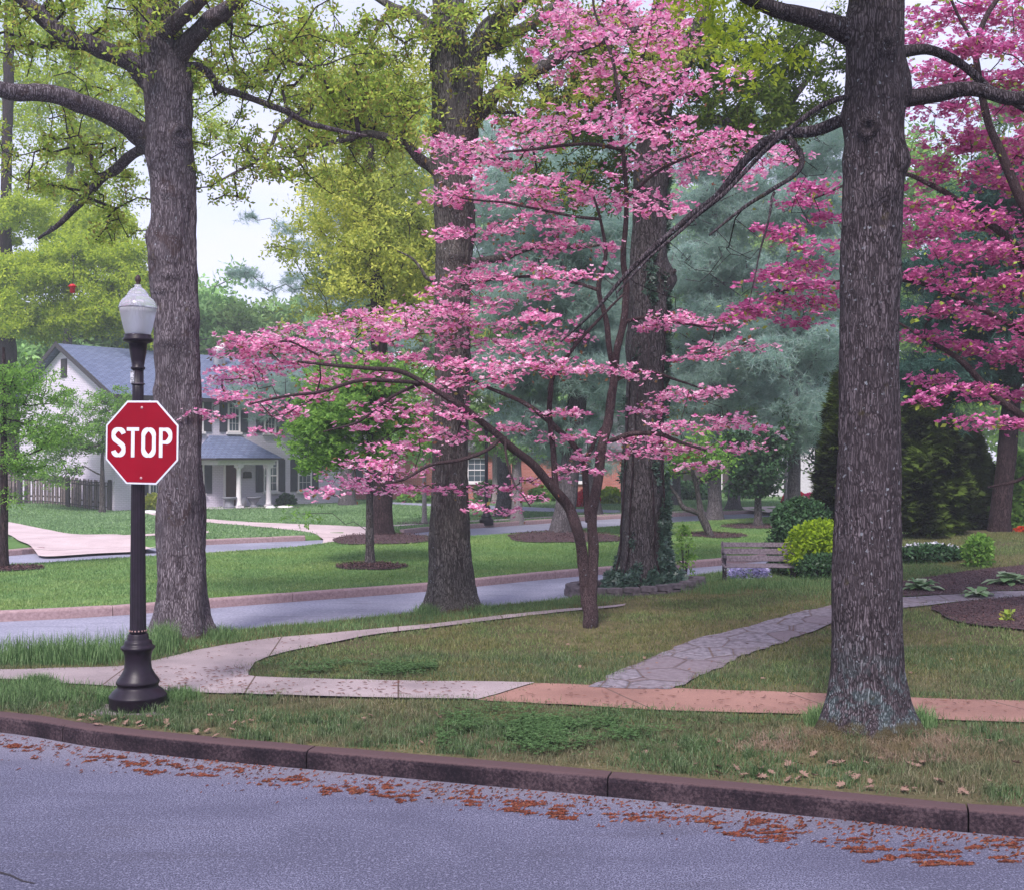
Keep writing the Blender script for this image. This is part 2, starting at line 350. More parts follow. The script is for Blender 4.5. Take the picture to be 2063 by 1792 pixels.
# ---- sheets
surface('ground', [(-500, -200), (500, -200), (500, 600), (-500, 600)], flat(-.12), 100, M_farlawn)
surface('street', [(-40, -15), (40, -15)]+[(60, 3.0)]+kf[::-1]+[(-40, 14), (-40, 10)], flat(0), 4, M_asph)
surface('boulevard', [(-29.9, 9.05)]+back[2:]+[(80, 86)]+mk[::-1], flat(.0), 4, M_asph2, -.004)
surface('far_road', mf+fk[::-1], flat(0), 6, M_asph2, -.008)
surface('lawn', islandA, terr, .5, M_lawn, skirt=.3)
median = mk[2:]+mf[::-1][:-1]
median = [(p[0]+0, p[1]+.16) if i < len(mk)-2 else p for i, p in enumerate(median)]
def terrM(x, y):
    r = .14
    for cx, cy, s, h in MOUNDS: r += h*math.exp(-((x-cx)**2+(y-cy)**2)/s)
    return r
MOUNDS = [(G(768, 1092)+(3.0, .22)), (G(1130, 1092)+(5.0, .28)), (G(742, 1142)+(.7, .06)), (G(1430, 1080)+(1.2, .08)), (G(1527, 1062)+(1.5, .08))]
surface('median_lawn', median, terrM, 1.0, M_median, skirt=.3)
lawnC = [(a, b+.16) for a, b in fk]+[(48, 100), (-60, 100)]
surface('far_lawn', [(-300, 100.01), (300, 100.01), (300, 400), (-300, 400)], flat(.14), 60, M_farlawn)
surface('far_lawn', [(48.01, 86.3), (300, 86.3), (300, 100), (48.01, 100)], flat(.14), 60, M_farlawn)
def kerb(name, line, mat, seg=3.0, h=.15, wd=KW, gap=.012, joint=None):
    L_ = [0]; 
    for a, b in zip(line, line[1:]): L_.append(L_[-1]+math.hypot(b[0]-a[0], b[1]-a[1]))
    def at(s):
        s = min(max(s, 0), L_[-1]-1e-4)
        for i in range(len(line)-1):
            if L_[i+1] >= s:
                t = (s-L_[i])/(L_[i+1]-L_[i]+1e-9); a, b = line[i], line[i+1]
                d = Vector((b[0]-a[0], b[1]-a[1])).normalized()
                return Vector((a[0]+(b[0]-a[0])*t, a[1]+(b[1]-a[1])*t)), d
    bm = bmesh.new(); prof = [(0, -.08), (0, h-.035), (.008, h-.014), (.028, h-.001), (wd*.6, h+.002), (wd, h), (wd, -.08)]
    s0 = 0
    if joint is not None:
        i_ = min(range(len(line)-1), key=lambda i: abs(line[i][0]-joint)); i_ = i_ if line[i_][0] <= joint else i_-1
        s0 = (L_[i_]+(L_[i_+1]-L_[i_])*(joint-line[i_][0])/(line[i_+1][0]-line[i_][0])) % seg
    while s0 < L_[-1]:
        s1 = min(s0+seg-gap, L_[-1]); k = max(2, int((s1-s0)/.3)); rows = []; dz = random.uniform(-.004, .004)
        for j in range(k+1):
            p, d = at(s0+(s1-s0)*j/k); nrm = Vector((-d.y, d.x)); wob = .004*mnoise.noise(Vector((p.x*2, p.y*2, 0)))
            ch = .012 if j in (0, k) else 0
            rows.append([bm.verts.new((p.x+nrm.x*(o+wob), p.y+nrm.y*(o+wob), z+(dz-ch*.4 if z > 0 else 0))) for o, z in prof])
        for a, b in zip(rows, rows[1:]):
            for i in range(len(prof)-1): bm.faces.new((a[i], b[i], b[i+1], a[i+1]))
        bm.faces.new(rows[0]); bm.faces.new(rows[-1][::-1]); s0 += seg
    bmesh.ops.recalc_face_normals(bm, faces=bm.faces[:])
    me = bpy.data.meshes.new(name); bm.to_mesh(me); bm.free(); o = link(name, me, mat); o['kind'] = 'structure'; return o
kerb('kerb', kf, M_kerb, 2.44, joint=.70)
kerb('kerb', mk, M_kerb2, 3.05)
def cut(line, x0, x1): return [p for p in line if x0 <= p[0] <= x1]
dA = (G(90, 1112, 0)[0], G(345, 1100, 0)[0]); dB = (G(650, 1086, 0)[0], G(805, 1076, 0)[0]); dC = (G(1545, 1032, 0)[0], G(1640, 1028, 0)[0])
for a, b in ((-60, dA[0]), (G(345, 1100, 0)[0], dB[0]), (dB[1], dC[0]), (dC[1], 60)):
    kerb('kerb', cut(fk, a, b), M_kerb2, 3.0)
# sidewalks (plan points found on the ground)
def densify(P, d=.3):
    out = []
    for i, p in enumerate(P):
        q = P[(i+1) % len(P)]; n = max(1, min(12, int(math.hypot(q[0]-p[0], q[1]-p[1])/d)))
        out += [(p[0]+(q[0]-p[0])*k/n, p[1]+(q[1]-p[1])*k/n) for k in range(n)]
    return out
def fky(x): return float(np.interp(x, [p[0] for p in fk], [p[1] for p in fk]))
def terrC(x, y):
    d = y-fky(x); m_ = 0
    for a, b in MOUTH: m_ = max(m_, ss(a-.5, a+.3, x)*(1-ss(b-.3, b+.5, x)))
    return .14-.135*m_*(1-ss(.1, 1.5, d))+.27*ss(18.3, 22, -x)*ss(42, 50, y)
def gp(pts): return [G(*p) for p in pts]
def sheet(name, up, lo, mat, off, zf=terr, k=5, cell=.5):
    a = [(p.x, p.y) for p in smooth([(x, y, 0) for x, y in gp(up)], k)]; b = [(p.x, p.y) for p in smooth([(x, y, 0) for x, y in gp(lo)], k)]
    j_ = .05 if mat is M_flag else .035 if mat in (M_mulch,) else .014; poly = [(q[0]+j_*mnoise.noise(Vector((q[0]*5, q[1]*5, 1)))*1.6, q[1]+j_*mnoise.noise(Vector((q[0]*5, q[1]*5, 9)))*1.6) for q in densify(a+b[::-1])]; surface(name, poly, zf, cell, mat, off); return poly
MOUTH = [dA, dB, dC]
sw1 = sheet('sidewalk', [(-150, 1352), (0, 1350), (120, 1347), (230, 1344), (300, 1334), (400, 1310), (490, 1295)], [(-150, 1371), (0, 1369), (120, 1377), (230, 1384), (340, 1393), (490, 1399.5)], M_conc, .018)
# corner flare joins the two walks
sw1b = sheet('sidewalk', [(478, 1297), (558, 1286), (640, 1279), (760, 1268), (880, 1257), (960, 1247), (1060, 1235.5), (1150, 1227), (1260, 1217.5)], [(478, 1380), (500, 1366), (500, 1358), (506, 1346), (525, 1331), (580, 1314), (660, 1298), (780, 1276), (900, 1262), (1060, 1242), (1150, 1232), (1260, 1221)], M_conc, .0225)
sw2 = sheet('sidewalk', [(470, 1352), (505, 1364), (560, 1368), (700, 1372), (900, 1375.5), (1078, 1378)], [(470, 1399), (500, 1400.5), (560, 1403), (700, 1407), (820, 1409.5), (962, 1412)], M_conc, .027)
sw3 = sheet('red_sidewalk', [(1078, 1378), (1200, 1382), (1350, 1388), (1500, 1393), (1660, 1399), (1830, 1407), (2063, 1414), (2400, 1426)], [(962, 1412), (1050, 1417), (1150, 1422), (1300, 1431), (1480, 1437), (1640, 1441), (1850, 1449), (2063, 1457), (2400, 1470)], M_redconc, .018)
flg = sheet('flagstone_path', [(1188, 1386), (1250, 1352), (1335, 1316), (1400, 1290), (1470, 1273), (1560, 1249), (1640, 1228), (1710, 1213), (1850, 1203), (2063, 1192), (2250, 1186)], [(1352, 1391), (1400, 1368), (1460, 1340), (1510, 1319), (1570, 1298), (1640, 1273), (1730, 1240), (1860, 1222), (2063, 1203), (2250, 1195)], M_flag, .022)
bed1 = sheet('garden_bed', [(1800, 1176), (1850, 1168), (1950, 1152), (2063, 1140), (2250, 1132)], [(1800, 1204), (1850, 1202), (1950, 1197), (2063, 1191), (2250, 1185)], M_mulch, .03)
bed2 = sheet('garden_bed', [(1880, 1224), (1950, 1213), (2063, 1204), (2250, 1196)], [(1880, 1230), (1935, 1256), (2063, 1272), (2250, 1285)], M_mulch, .03)
dr1 = sheet('driveway', [(-200, 1032), (0, 1051), (90, 1068), (162, 1079), (235, 1079), (290, 1093), (322, 1101)], [(-200, 1052), (0, 1075), (40, 1092), (70, 1105), (93, 1113), (200, 1107), (318, 1102.5)], M_drive, .055, terrC, 5, 1)
fp1 = sheet('far_sidewalk', [(230, 1079), (330, 1074), (420, 1070)], [(235, 1082.5), (330, 1078), (420, 1073.5)], M_drive, .02, terrC, 3, 2)
fp2 = sheet('front_path', [(290, 1030), (340, 1038), (409, 1044), (503, 1051), (600, 1055), (701, 1059), (783, 1064)], [(290, 1033), (340, 1043), (409, 1051), (503, 1059), (612, 1070), (655, 1080), (655, 1081)], M_drive, .012, terrC, 4, 2)
dr2 = sheet('driveway', [(655, 1062), (730, 1064), (783, 1068), (806, 1076)], [(650, 1085), (700, 1082.5), (760, 1079.5), (803, 1076.5)], M_drive, .017, terrC, 3, 1)
fp3 = sheet('far_sidewalk', [(783, 1058), (830, 1055), (945, 1048.5), (1010, 1045.5), (1110, 1040), (1250, 1034), (1420, 1028)], [(783, 1060.5), (830, 1057.5), (945, 1051), (1010, 1048), (1110, 1042.3), (1250, 1036), (1420, 1029.5)], M_drive, .014, terrC, 3, 2)
fp4 = sheet('asphalt_drive', [(740, 1009), (865, 1014), (1000, 1018), (1140, 1024), (1250, 1027)], [(740, 1012), (865, 1019), (960, 1024), (1090, 1030), (1250, 1033)], M_asph2, .012, flat(.14), 3, 2)
dr3 = sheet('driveway', [(1480, 1022), (1530, 1020), (1580, 1019), (1640, 1020)], [(1500, 1026), (1545, 1031.5), (1590, 1030), (1640, 1027.5)], M_drive, .017, terrC, 3, 1)
surface('far_lawn', lawnC, terrC, 1.0, M_farlawn, skirt=.3)
FARX = [dr1, dr2, fp1, fp2, fp3, fp4, dr3]
# mulch rings round the median trees
def disc(name, c, rx, ry, zf, mat, off, seed=0):
    pts = []
    for i in range(40):
        a = 2*math.pi*i/40; k = 1+.22*mnoise.noise(Vector((math.cos(a)*1.5, math.sin(a)*1.5, seed*3.7)))
        pts.append((c[0]+rx*k*math.cos(a), c[1]+ry*k*math.sin(a)))
    surface(name, pts, zf, .5, mat, off); return pts
rings = [disc('mulch_ring', G(770, 1094), 1.4, 1.5, terrM, M_mulch, .02, 1), disc('mulch_ring', G(1138, 1094), 1.6, 1.6, terrM, M_mulch, .02, 2),
         disc('mulch_ring', G(745, 1144), .75, .65, terrM, M_mulch, .02, 3), disc('mulch_ring', G(1436, 1080), 1.0, 1.0, terrM, M_mulch, .02, 4),
         disc('mulch_ring', G(1520, 1062), 1.2, 1.2, terrM, M_mulch, .02, 5), disc('mulch_ring', G(12, 1145), .75, .6, terrM, M_mulch, .02, 6)]
disc('mulch_ring', G(850, 1053), .9, .9, flat(.14), M_mulch, .016, 7)
disc('garden_bed', (-13.6, 55.0), 3.4, 1.3, flat(.14), M_mulch, .014, 9)
# ------------------------------------------------------------ vegetation machinery
def frames(n, up=0.0, r=rng):
    """random frames; the leaf normal (z axis) leans upward by 'up'"""
    z = r.normal(size=(n, 3)); z /= np.linalg.norm(z, axis=1)[:, None]
    z = z*(1-up)+np.array([0, 0, 1.0])*up*1.6; z /= np.linalg.norm(z, axis=1)[:, None]
    a = r.normal(size=(n, 3)); x = np.cross(a, z); x /= np.linalg.norm(x, axis=1)[:, None]
    return np.stack([x, np.cross(z, x), z], axis=2)      # columns
def scatter(T, TF, P, R, S):
    """template verts T, faces TF, placed at P with frames R and size S"""
    n = len(P); k = len(T)
    V = np.einsum('nij,kj->nki', R, T)*S[:, None, None]+P[:, None, :]
    F = TF[None]+(np.arange(n)*k)[:, None, None]
    return V.reshape(-1, 3), F.reshape(-1, TF.shape[1])
def petal(w, l, cup, a, z0=0):
    p = np.array([[0, .03, 0], [w, .55*l, cup*.5], [0, l, cup], [-w, .55*l, cup*.5]]); c, s = math.cos(a), math.sin(a)
    return np.stack([p[:, 0]*c-p[:, 1]*s, p[:, 0]*s+p[:, 1]*c, p[:, 2]+z0], 1)
def tmpl(parts): return np.concatenate(parts), np.arange(4*len(parts)).reshape(-1, 4)
T_leaf = tmpl([petal(.3, 1, .12, 0)])
T_star = tmpl([petal(.2, .9, .1, 0), petal(.17, .8, -.05, 1.9), petal(.17, .75, .15, -1.8)])
T_maple = tmpl([petal(.2, .9, .05, 0), petal(.17, .75, 0, 1.1), petal(.17, .75, .02, -1.1), petal(.13, .5, 0, 2.2)])
T_flower = tmpl([petal(.27, .56, .16, a) for a in (0, math.pi/2, math.pi, -math.pi/2)])
def tuft(n, wd, seed, flat=1.0):
    r = np.random.default_rng(seed); V = []; F = []
    for i in range(n):
        d = r.normal(size=3); d[2] *= flat; d[1] += .5; d /= np.linalg.norm(d); s = np.cross(d, r.normal(size=3)); s /= np.linalg.norm(s)
        V += [s*wd, -s*wd, d*(.7+.5*r.random())]; F.append([3*i, 3*i+1, 3*i+2])
    return np.array(V), np.array(F)
T_needle = tuft(13, .035, 3)
T_spray = tmpl([petal(.11, 1, .05, a) for a in (-.6, -.2, .25, .65)])
T_blade = (np.array([[-.055, 0, 0], [.055, 0, 0], [0, .18, 1.0]]), np.array([[0, 1, 2]]))

class Sk:
    """branch skeleton"""
    def __init__(s): s.P = []; s.par = []; s.r = []; s.hand = []
    def chain(s, pts, rad, parent=-1, hand=True):
        j = parent
        for p, r in zip(pts, rad):
            s.P.append(tuple(p)); s.par.append(j); s.r.append(r); s.hand.append(hand); j = len(s.P)-1
        return j
    def grow(s, A, step=.35, jit=.12, start_r=1e9, bias=0.0, drop=0, minz=None):
        n0 = len(s.P); A = np.asarray(A); cap_ = n0+int(len(A)*(8/step+4))+2000
        B = np.zeros((cap_, 3)); B[:n0] = s.P; pen = np.zeros(cap_); pen[:n0] = np.where(np.array(s.r) < start_r, 0, 1e6); n = n0
        d = np.array([np.min(np.linalg.norm(B[:n0]-a, axis=1)+pen[:n0]) for a in A]); ends = []
        for i in np.argsort(d):
            a = A[i]; Q = B[:n]-a; D = np.sqrt((Q*Q).sum(1))+bias*np.maximum(0, Q[:, 2])+pen[:n]
            j = int(D.argmin()); p0 = B[j].copy(); ln = float(np.linalg.norm(a-p0)); k = max(1, int(math.ceil(ln/step)))
            pj = s.par[j]
            d0 = (p0-B[pj]) if pj >= 0 else np.array([0, 0, 1.]); d0 = d0/(np.linalg.norm(d0)+1e-6)
            c = p0+(d0*.5+(a-p0)/(ln+1e-6)*.5)*ln*.45; c[2] += drop*ln
            for q in range(1, k+1):
                t = q/k; b = (1-t)**2*p0+2*t*(1-t)*c+t*t*a
                if q < k: b = b+rng.normal(size=3)*jit*step
                s.P.append(tuple(b)); s.par.append(j); s.r.append(0); s.hand.append(False)
                if n >= cap_-1: B = np.concatenate([B, np.zeros((cap_, 3))]); pen = np.concatenate([pen, np.zeros(cap_)]); cap_ *= 2
                B[n] = b; n += 1; j = n-1
            ends.append(j)
        return ends
    def radii(s, tip=.006, e=2.3, cap=None):
        n = len(s.P); ch = [0.0]*n
        for i in range(n-1, -1, -1):
            if not s.hand[i]:
                r = max(tip, ch[i]**(1/e) if ch[i] > 0 else tip)
                if cap: r = min(r, cap)
                s.r[i] = r
                j = s.par[i]
                if j >= 0: ch[j] += r**e
            # hand nodes keep their measured radius
        return s
    def twig_mesh(s, name):
        n = len(s.P); kids = [[] for _ in range(n)]
        for i in range(n):
            if s.par[i] >= 0 and not s.hand[i]: kids[s.par[i]].append(i)
        V = []; F = []; P = [Vector(p) for p in s.P]; base = 0
        starts = []
        for i in range(n):
            ks = sorted(kids[i], key=lambda k: -s.r[k])
            for q, k in enumerate(ks):
                if q == 0 and not s.hand[i]: continue
                starts.append((i, k))
        for i, k in starts:
            ch = [i, k]
            while kids[k]:
                k = max(kids[k], key=lambda c: s.r[c]); ch.append(k)
            rr = [min(s.r[c], s.r[ch[1]]*1.15) for c in ch]
            m = 8 if rr[1] > .06 else 6 if rr[1] > .025 else 4 if rr[1] > .01 else 3
            rows = []
            for q, c in enumerate(ch):
                t = (P[ch[min(q+1, len(ch)-1)]]-P[ch[max(q-1, 0)]])
                t = t.normalized() if t.length > 1e-6 else Vector((0, 0, 1))
                a = t.cross(Vector((.31, .2, .93))).normalized(); b = t.cross(a)
                for z in range(m):
                    an = 2*math.pi*z/m; V.append(P[c]+(a*math.cos(an)+b*math.sin(an))*rr[q])
                if q:
                    for z in range(m):
                        F.append((base+(q-1)*m+z, base+(q-1)*m+(z+1) % m, base+q*m+(z+1) % m, base+q*m+z))
            base += m*len(ch)
        if not F: return None
        return np_mesh(name, np.array([tuple(v) for v in V]), np.array(F), True)
def limb(tree, name, sk, pts, rad, mat, parent_node=-1, sub=5, rough=.04):
    """a hand placed limb: smooth tapering tube through measured points, added to the skeleton"""
    P = smooth(pts, sub); R = []
    for i in range(len(pts)-1):
        for j in range(sub): R.append(rad[i]+(rad[i+1]-rad[i])*j/sub)
    R.append(rad[-1]); P = [p+Vector((mnoise.noise(p*2.1), mnoise.noise(p*2.3+Vector((7, 1, 3))), mnoise.noise(p*2.2+Vector((3, 9, 2)))))*(.5*r+rough*.4) for p, r in zip(P, R)]
    P[0] = Vector(pts[0])
    m = 14 if rad[0] > .05 else 8; V = []; F = []
    for i, p in enumerate(P):
        t = (P[min(i+1, len(P)-1)]-P[max(i-1, 0)]).normalized(); a = t.cross(Vector((.31, .2, .93))).normalized(); b = t.cross(a)
        for k in range(m):
            an = 2*math.pi*k/m; d = a*math.cos(an)+b*math.sin(an)
            rr = R[i]*(1+.16*mnoise.noise((p+d*R[i])*6)); V.append(tuple(p+d*rr))
        if i:
            for k in range(m): F.append(((i-1)*m+k, (i-1)*m+(k+1) % m, i*m+(k+1) % m, i*m+k))
    base = tree.location; V = np.array(V)-np.array(base)
    o = link(name, np_mesh(name, V, np.array(F), True), mat, tree)
    sk.chain([tuple(p) for p in P], R, parent_node)
    return o
def trunk_mesh(tree, sk, prof, mat, dz=.05, sides=64, ridge=.012, lump=.02, flare=0, lobes=5, bumps=(), seed=0, bury=.25, z_lobe=.5, name='trunk'):
    """prof: (z, x, y, radius) world; bumps: (z, angle, size, height, hole)"""
    prof = sorted(prof); z0, z1 = prof[0][0], prof[-1][0]; n = int((z1-z0)/dz)
    zs = np.array([p[0] for p in prof]); rows = n+1; V = np.zeros((rows*sides, 3)); bx, by, bz = tree.location
    P = []; R = []
    for i in range(rows):
        z = z0+(z1-z0)*i/n; cx = np.interp(z, zs, [p[1] for p in prof]); cy = np.interp(z, zs, [p[2] for p in prof]); r = np.interp(z, zs, [p[3] for p in prof])
        P.append((cx, cy, z)); R.append(r)
        for k in range(sides):
            a = 2*math.pi*k/sides; ca, sa = math.cos(a), math.sin(a); h = z-bz
            rr = r+lump*mnoise.noise(Vector((ca*1.3+seed, sa*1.3, z*1.1)))*2
            if ridge:
                q = Vector((ca*r*17+seed, sa*r*17, z*2.6)); q2 = Vector((ca*r*42, sa*r*42+seed, z*7))
                rr += ridge*(1-2*abs(mnoise.noise(q))*1.6)+ridge*.5*mnoise.noise(q2)
            if flare and h < z_lobe*2:
                lb = math.exp(-max(h, 0)/z_lobe*2.2); rr += flare*lb*(.45+.55*max(0, math.cos(a*lobes+seed+mnoise.noise(Vector((h*2, seed, 0)))))) 
            for (hz, ba, sz, hh, hole) in bumps:
                da = (a-ba+math.pi) % (2*math.pi)-math.pi; d = math.hypot(da*r, (z-hz)*(1.0 if hole >= 0 else 2.4))/sz
                if d < 3:
                    rr += hh*1.35*math.exp(-d*d)
                    if hole > 0: rr += hh*1.1*math.exp(-((d-.75)/.22)**2)-hh*1.9*math.exp(-(d/.42)**2)
            V[i*sides+k] = (cx+rr*ca-bx, cy+rr*sa-by, z-bz)
    F = []
    for i in range(n):
        for k in range(sides): F.append((i*sides+k, i*sides+(k+1) % sides, (i+1)*sides+(k+1) % sides, (i+1)*sides+k))
    low = V[:sides].copy(); low[:, 2] -= bury; low[:, :2] *= 1.1
    V = np.concatenate([V, low]); b = rows*sides
    F += [(b+k, b+(k+1) % sides, (k+1) % sides, k) for k in range(sides)]
    o = link(name, np_mesh(name, V, np.array(F), True), mat, tree)
    return sk.chain(P[::4], R[::4]), o
def leaves(tree, name, P, T, mat, size, up=.2, var=.35):
    P = np.asarray(P); S = size*(1+var*(rng.random(len(P))*2-1)); V, F = scatter(T[0], T[1], P, frames(len(P), up), S)
    return link(name, np_mesh(name, V-np.array(tree.location), F), mat, tree)
def cloud(ends, P, n, rad, fl=1.0):
    """points gathered round twig ends; fl flattens each clump"""
    e = np.array([P[i] for i in ends]); idx = rng.integers(0, len(e), n)
    d = rng.normal(size=(n, 3)); d /= np.linalg.norm(d, axis=1)[:, None]; d *= (rng.random(n)**.5)[:, None]*rad*(.5+rng.random(len(e)))[idx][:, None]
    d[:, 2] *= fl; return e[idx]+d
def along(sk, n, rmax=.02, spread=.08):
    ii = np.array([i for i in range(len(sk.P)) if not sk.hand[i] and sk.r[i] < rmax]); P = np.array(sk.P); par = np.array(sk.par)
    k = ii[rng.integers(0, len(ii), n)]; t = rng.random(n)[:, None]
    return P[k]*(1-t)+P[par[k]]*t+rng.normal(size=(n, 3))*spread
def ell(blobs, n, shell=.35):
    """n points in ellipsoids given on the picture: (px, py, Y, rx px, rz px, ry m)"""
    wts = np.array([b[3]*b[4]*(b[6] if len(b) > 6 else 1) for b in blobs], float); wts /= wts.sum(); out = []
    for b, m in zip(blobs, rng.multinomial(n, wts)):
        c = W(b[0], b[1], b[2]); s = b[2]/FPX; d = rng.normal(size=(m, 3)); d /= np.linalg.norm(d, axis=1)[:, None]
        nn = np.array([mnoise.noise(Vector(q*2.3+np.array([b[0]*.01, b[1]*.013, 0]))) for q in d])
        d *= ((shell+(1-shell)*rng.random(m)**.5)*(1+.75*nn)*np.where(rng.random(m) < .12, 1.25, 1))[:, None]
        out.append(d*np.array([b[3]*s, b[5], b[4]*s])+np.array(c))
    return np.concatenate(out)

# ---- vegetation materials
B_right = barkmat('dark_oak_bark', (.018, .013, .016), (.076, .060, .070), (.175, .145, .165), 1.3, .95, .2)
B_left = barkmat('grey_oak_bark', (.04, .030, .036), (.135, .112, .13), (.26, .225, .25), .55, .0, .10, .8, (.05, .03, .03))
B_mid = barkmat('greenish_oak_bark', (.032, .027, .026), (.108, .100, .093), (.225, .212, .195), .45, 0, .12, .8)
B_ivy = barkmat('brown_bark', (.022, .018, .019), (.095, .082, .083), (.21, .185, .195), .2, 0, 0, .8)
B_dog = barkmat('dogwood_bark', (.025, .015, .018), (.085, .055, .06), (.16, .115, .12), .3, 0, 0, 1.8)
B_far = barkmat('distant_bark', (.04, .035, .04), (.12, .105, .115), (.21, .19, .20), 0, 0, 0, .7)
B_dark = barkmat('pine_bark', (.012, .007, .009), (.045, .028, .032), (.09, .06, .065), 0, 0, 0, .7)
B_pale = barkmat('pale_bark', (.18, .15, .15), (.33, .29, .29), (.45, .41, .41), 0)
F_yel = leafmat('yellow_green_leaves', [(0.27, 0.371, 0.0338), (0.439, 0.54, 0.0506), (0.607, 0.709, 0.0844), (0.203, 0.338, 0.0506)], .6)
F_oak = leafmat('spring_oak_leaves', [(0.215, 0.333, 0.0595), (0.356, 0.498, 0.0832), (0.523, 0.642, 0.119), (0.309, 0.237, 0.0713), (0.237, 0.405, 0.0713)], .45)
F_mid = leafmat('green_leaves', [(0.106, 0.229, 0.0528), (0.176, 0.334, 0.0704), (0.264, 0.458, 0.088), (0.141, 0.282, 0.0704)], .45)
F_gold = leafmat('golden_green_leaves', [(0.362, 0.435, 0.0725), (0.544, 0.58, 0.109), (0.689, 0.689, 0.145), (0.307, 0.399, 0.0906)], .45, (.14, .22, .05), 0, .35)
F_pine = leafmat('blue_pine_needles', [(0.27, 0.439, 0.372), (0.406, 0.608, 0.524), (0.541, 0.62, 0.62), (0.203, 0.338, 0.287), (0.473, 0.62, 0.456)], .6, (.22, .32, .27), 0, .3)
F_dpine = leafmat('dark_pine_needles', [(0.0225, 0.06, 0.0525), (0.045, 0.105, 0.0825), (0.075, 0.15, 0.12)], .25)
F_arb = leafmat('arborvitae_sprays', [(.008, .010, .007), (.014, .018, .009), (.035, .05, .014), (.010, .012, .008)], .2, (.11, .17, .03), 0, 1.1)
F_box = leafmat('boxwood_leaves', [(0.0196, 0.049, 0.0224), (0.042, 0.098, 0.0392), (0.063, 0.14, 0.056)], .2, None, .015)
F_lime = leafmat('lime_leaves', [(.22, .34, .02), (.33, .46, .03), (.16, .27, .02)], .45)
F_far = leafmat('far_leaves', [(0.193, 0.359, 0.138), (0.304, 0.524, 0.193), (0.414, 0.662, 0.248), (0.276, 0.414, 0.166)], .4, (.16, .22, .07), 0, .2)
F_pink = leafmat('pink_bracts', [(.58, .10, .32), (.82, .26, .52), (.93, .62, .78), (.70, .17, .42), (.90, .42, .66), (.96, .74, .84), (.80, .22, .46)], .5)
F_rose = leafmat('deep_pink_bracts', [(.40, .06, .23), (.60, .14, .37), (.78, .32, .54), (.50, .09, .29), (.68, .2, .44)], .35)
F_ivy = leafmat('ivy_leaves', [(0.026, 0.065, 0.0455), (0.052, 0.117, 0.078), (0.104, 0.182, 0.13), (0.039, 0.0845, 0.052)], .15, None, .08)

def tree_new(name, label, px, py, group=None, cat='tree', Y=None):
    if Y is None: x, Y = G(px, py)
    else: x = (px-CX)/FPX*Y
    z = terr(x, Y) if Y < 28 else terrM(x, Y)
    return thing(name, label, cat, (x, Y, z-.0), 0, group), x, Y
def prof_px(rows, Y, yl=0.0):
    """rows (py, left px, right px) -> (z, x, y, r)"""
    out = []
    for py, a, b in rows:
        p = W((a+b)/2, py, Y); out.append((p.z, p.x, Y+yl*(p.z-.2), (b-a)/2/FPX*Y))
    return out
def Wl(Y, pts): return [W(p[0], p[1], Y+(p[2] if len(p) > 2 else 0)) for p in pts]
def pxr(Y, rs): return [r/FPX*Y for r in rs]

# ---- right oak (nearest)
t, x0, Y0 = tree_new('oak_tree', 'tall dark oak trunk with pale lichen spots, nearest the street on the right', 1750, 1476)
sk = Sk(); Yr = Y0+.12
pr = prof_px([(-420, 1722, 1808), (-200, 1716, 1815), (0, 1713, 1821), (130, 1706, 1820), (250, 1702, 1820), (350, 1699, 1818), (500, 1696, 1813), (700, 1693, 1811), (900, 1691, 1810), (1100, 1684, 1812), (1250, 1680, 1814), (1350, 1676, 1819), (1410, 1668, 1824), (1450, 1660, 1832), (1478, 1652, 1840), (1492, 1648, 1846)], Yr)
def bz(py): return W(0, py, Yr).z
bm_ = [(bz(115), -1.5, .075, .028, 1), (bz(205), -1.3, .09, .03, 0), (bz(272), -2.05, .085, .032, 1), (bz(330), -.55, .12, .04, 0), (bz(385), -1.3, .14, .022, -1), (bz(408), -1.5, .14, .02, -1), (bz(150), -.2, .12, .03, 0),
       (bz(330), -2.8, .12, .02, 0), (bz(700), -1.4, .12, .012, -1), (bz(590), -2.3, .08, .015, 0), (bz(60), -2.9, .15, .05, 0), (bz(190), -.1, .13, .05, 0), (bz(240), -3.0, .12, .03, 0), (bz(560), -.6, .2, .012, -1)]
trunk_mesh(t, sk, pr, B_right, .028, 120, .007, .012, .10, 5, bm_, 2.2)
lr = lambda pts, rad, nm_='limb': limb(t, nm_, sk, Wl(Yr, pts), pxr(Yr, rad), B_right)
lr([(1740, 75), (1690, 50, -.1), (1640, 33, -.2), (1580, 18, -.3), (1490, -15, -.5), (1380, -80, -.8)], [30, 24, 19, 16, 14, 9])
lr([(1735, 232), (1690, 243), (1640, 262, .1), (1590, 268, .2), (1545, 285, .3), (1500, 325, .4), (1440, 395, .5), (1380, 442, .6), (1320, 492, .7), (1250, 565, .8), (1200, 622, .9), (1130, 690, 1)], [13, 13, 12, 11, 10, 9, 8, 7, 6, 5, 3.5, 2])
lr([(1590, 270, .2), (1612, 318, 0), (1605, 350, -.1), (1560, 382, -.1), (1500, 420, 0), (1430, 475, 0)], [6, 6, 5, 4.5, 3.5, 2])
lr([(1735, 195), (1690, 200, -.1), (1640, 222, -.1), (1585, 262, -.1), (1530, 310, 0), (1460, 392, 0), (1400, 440, .1), (1330, 500, .1), (1240, 590, 0)], [6, 6, 5.5, 5.5, 5, 4.5, 4, 3, 2])
lr([(1560, 388, -.1), (1548, 440, -.2), (1530, 500, -.2), (1518, 560, -.3), (1508, 610, -.3)], [3, 2.4, 2, 1.5, 1])
lr([(1800, 108), (1870, 100, .1), (1930, 128, .2), (1990, 178, .2), (2063, 216, .3), (2160, 270, .4)], [14, 10, 9, 8, 8, 6])
lr([(1800, 198), (1850, 190), (1920, 182, -.1), (1990, 188, -.2), (2070, 192, -.3), (2200, 170, -.6)], [21, 17, 15, 14, 13, 10])
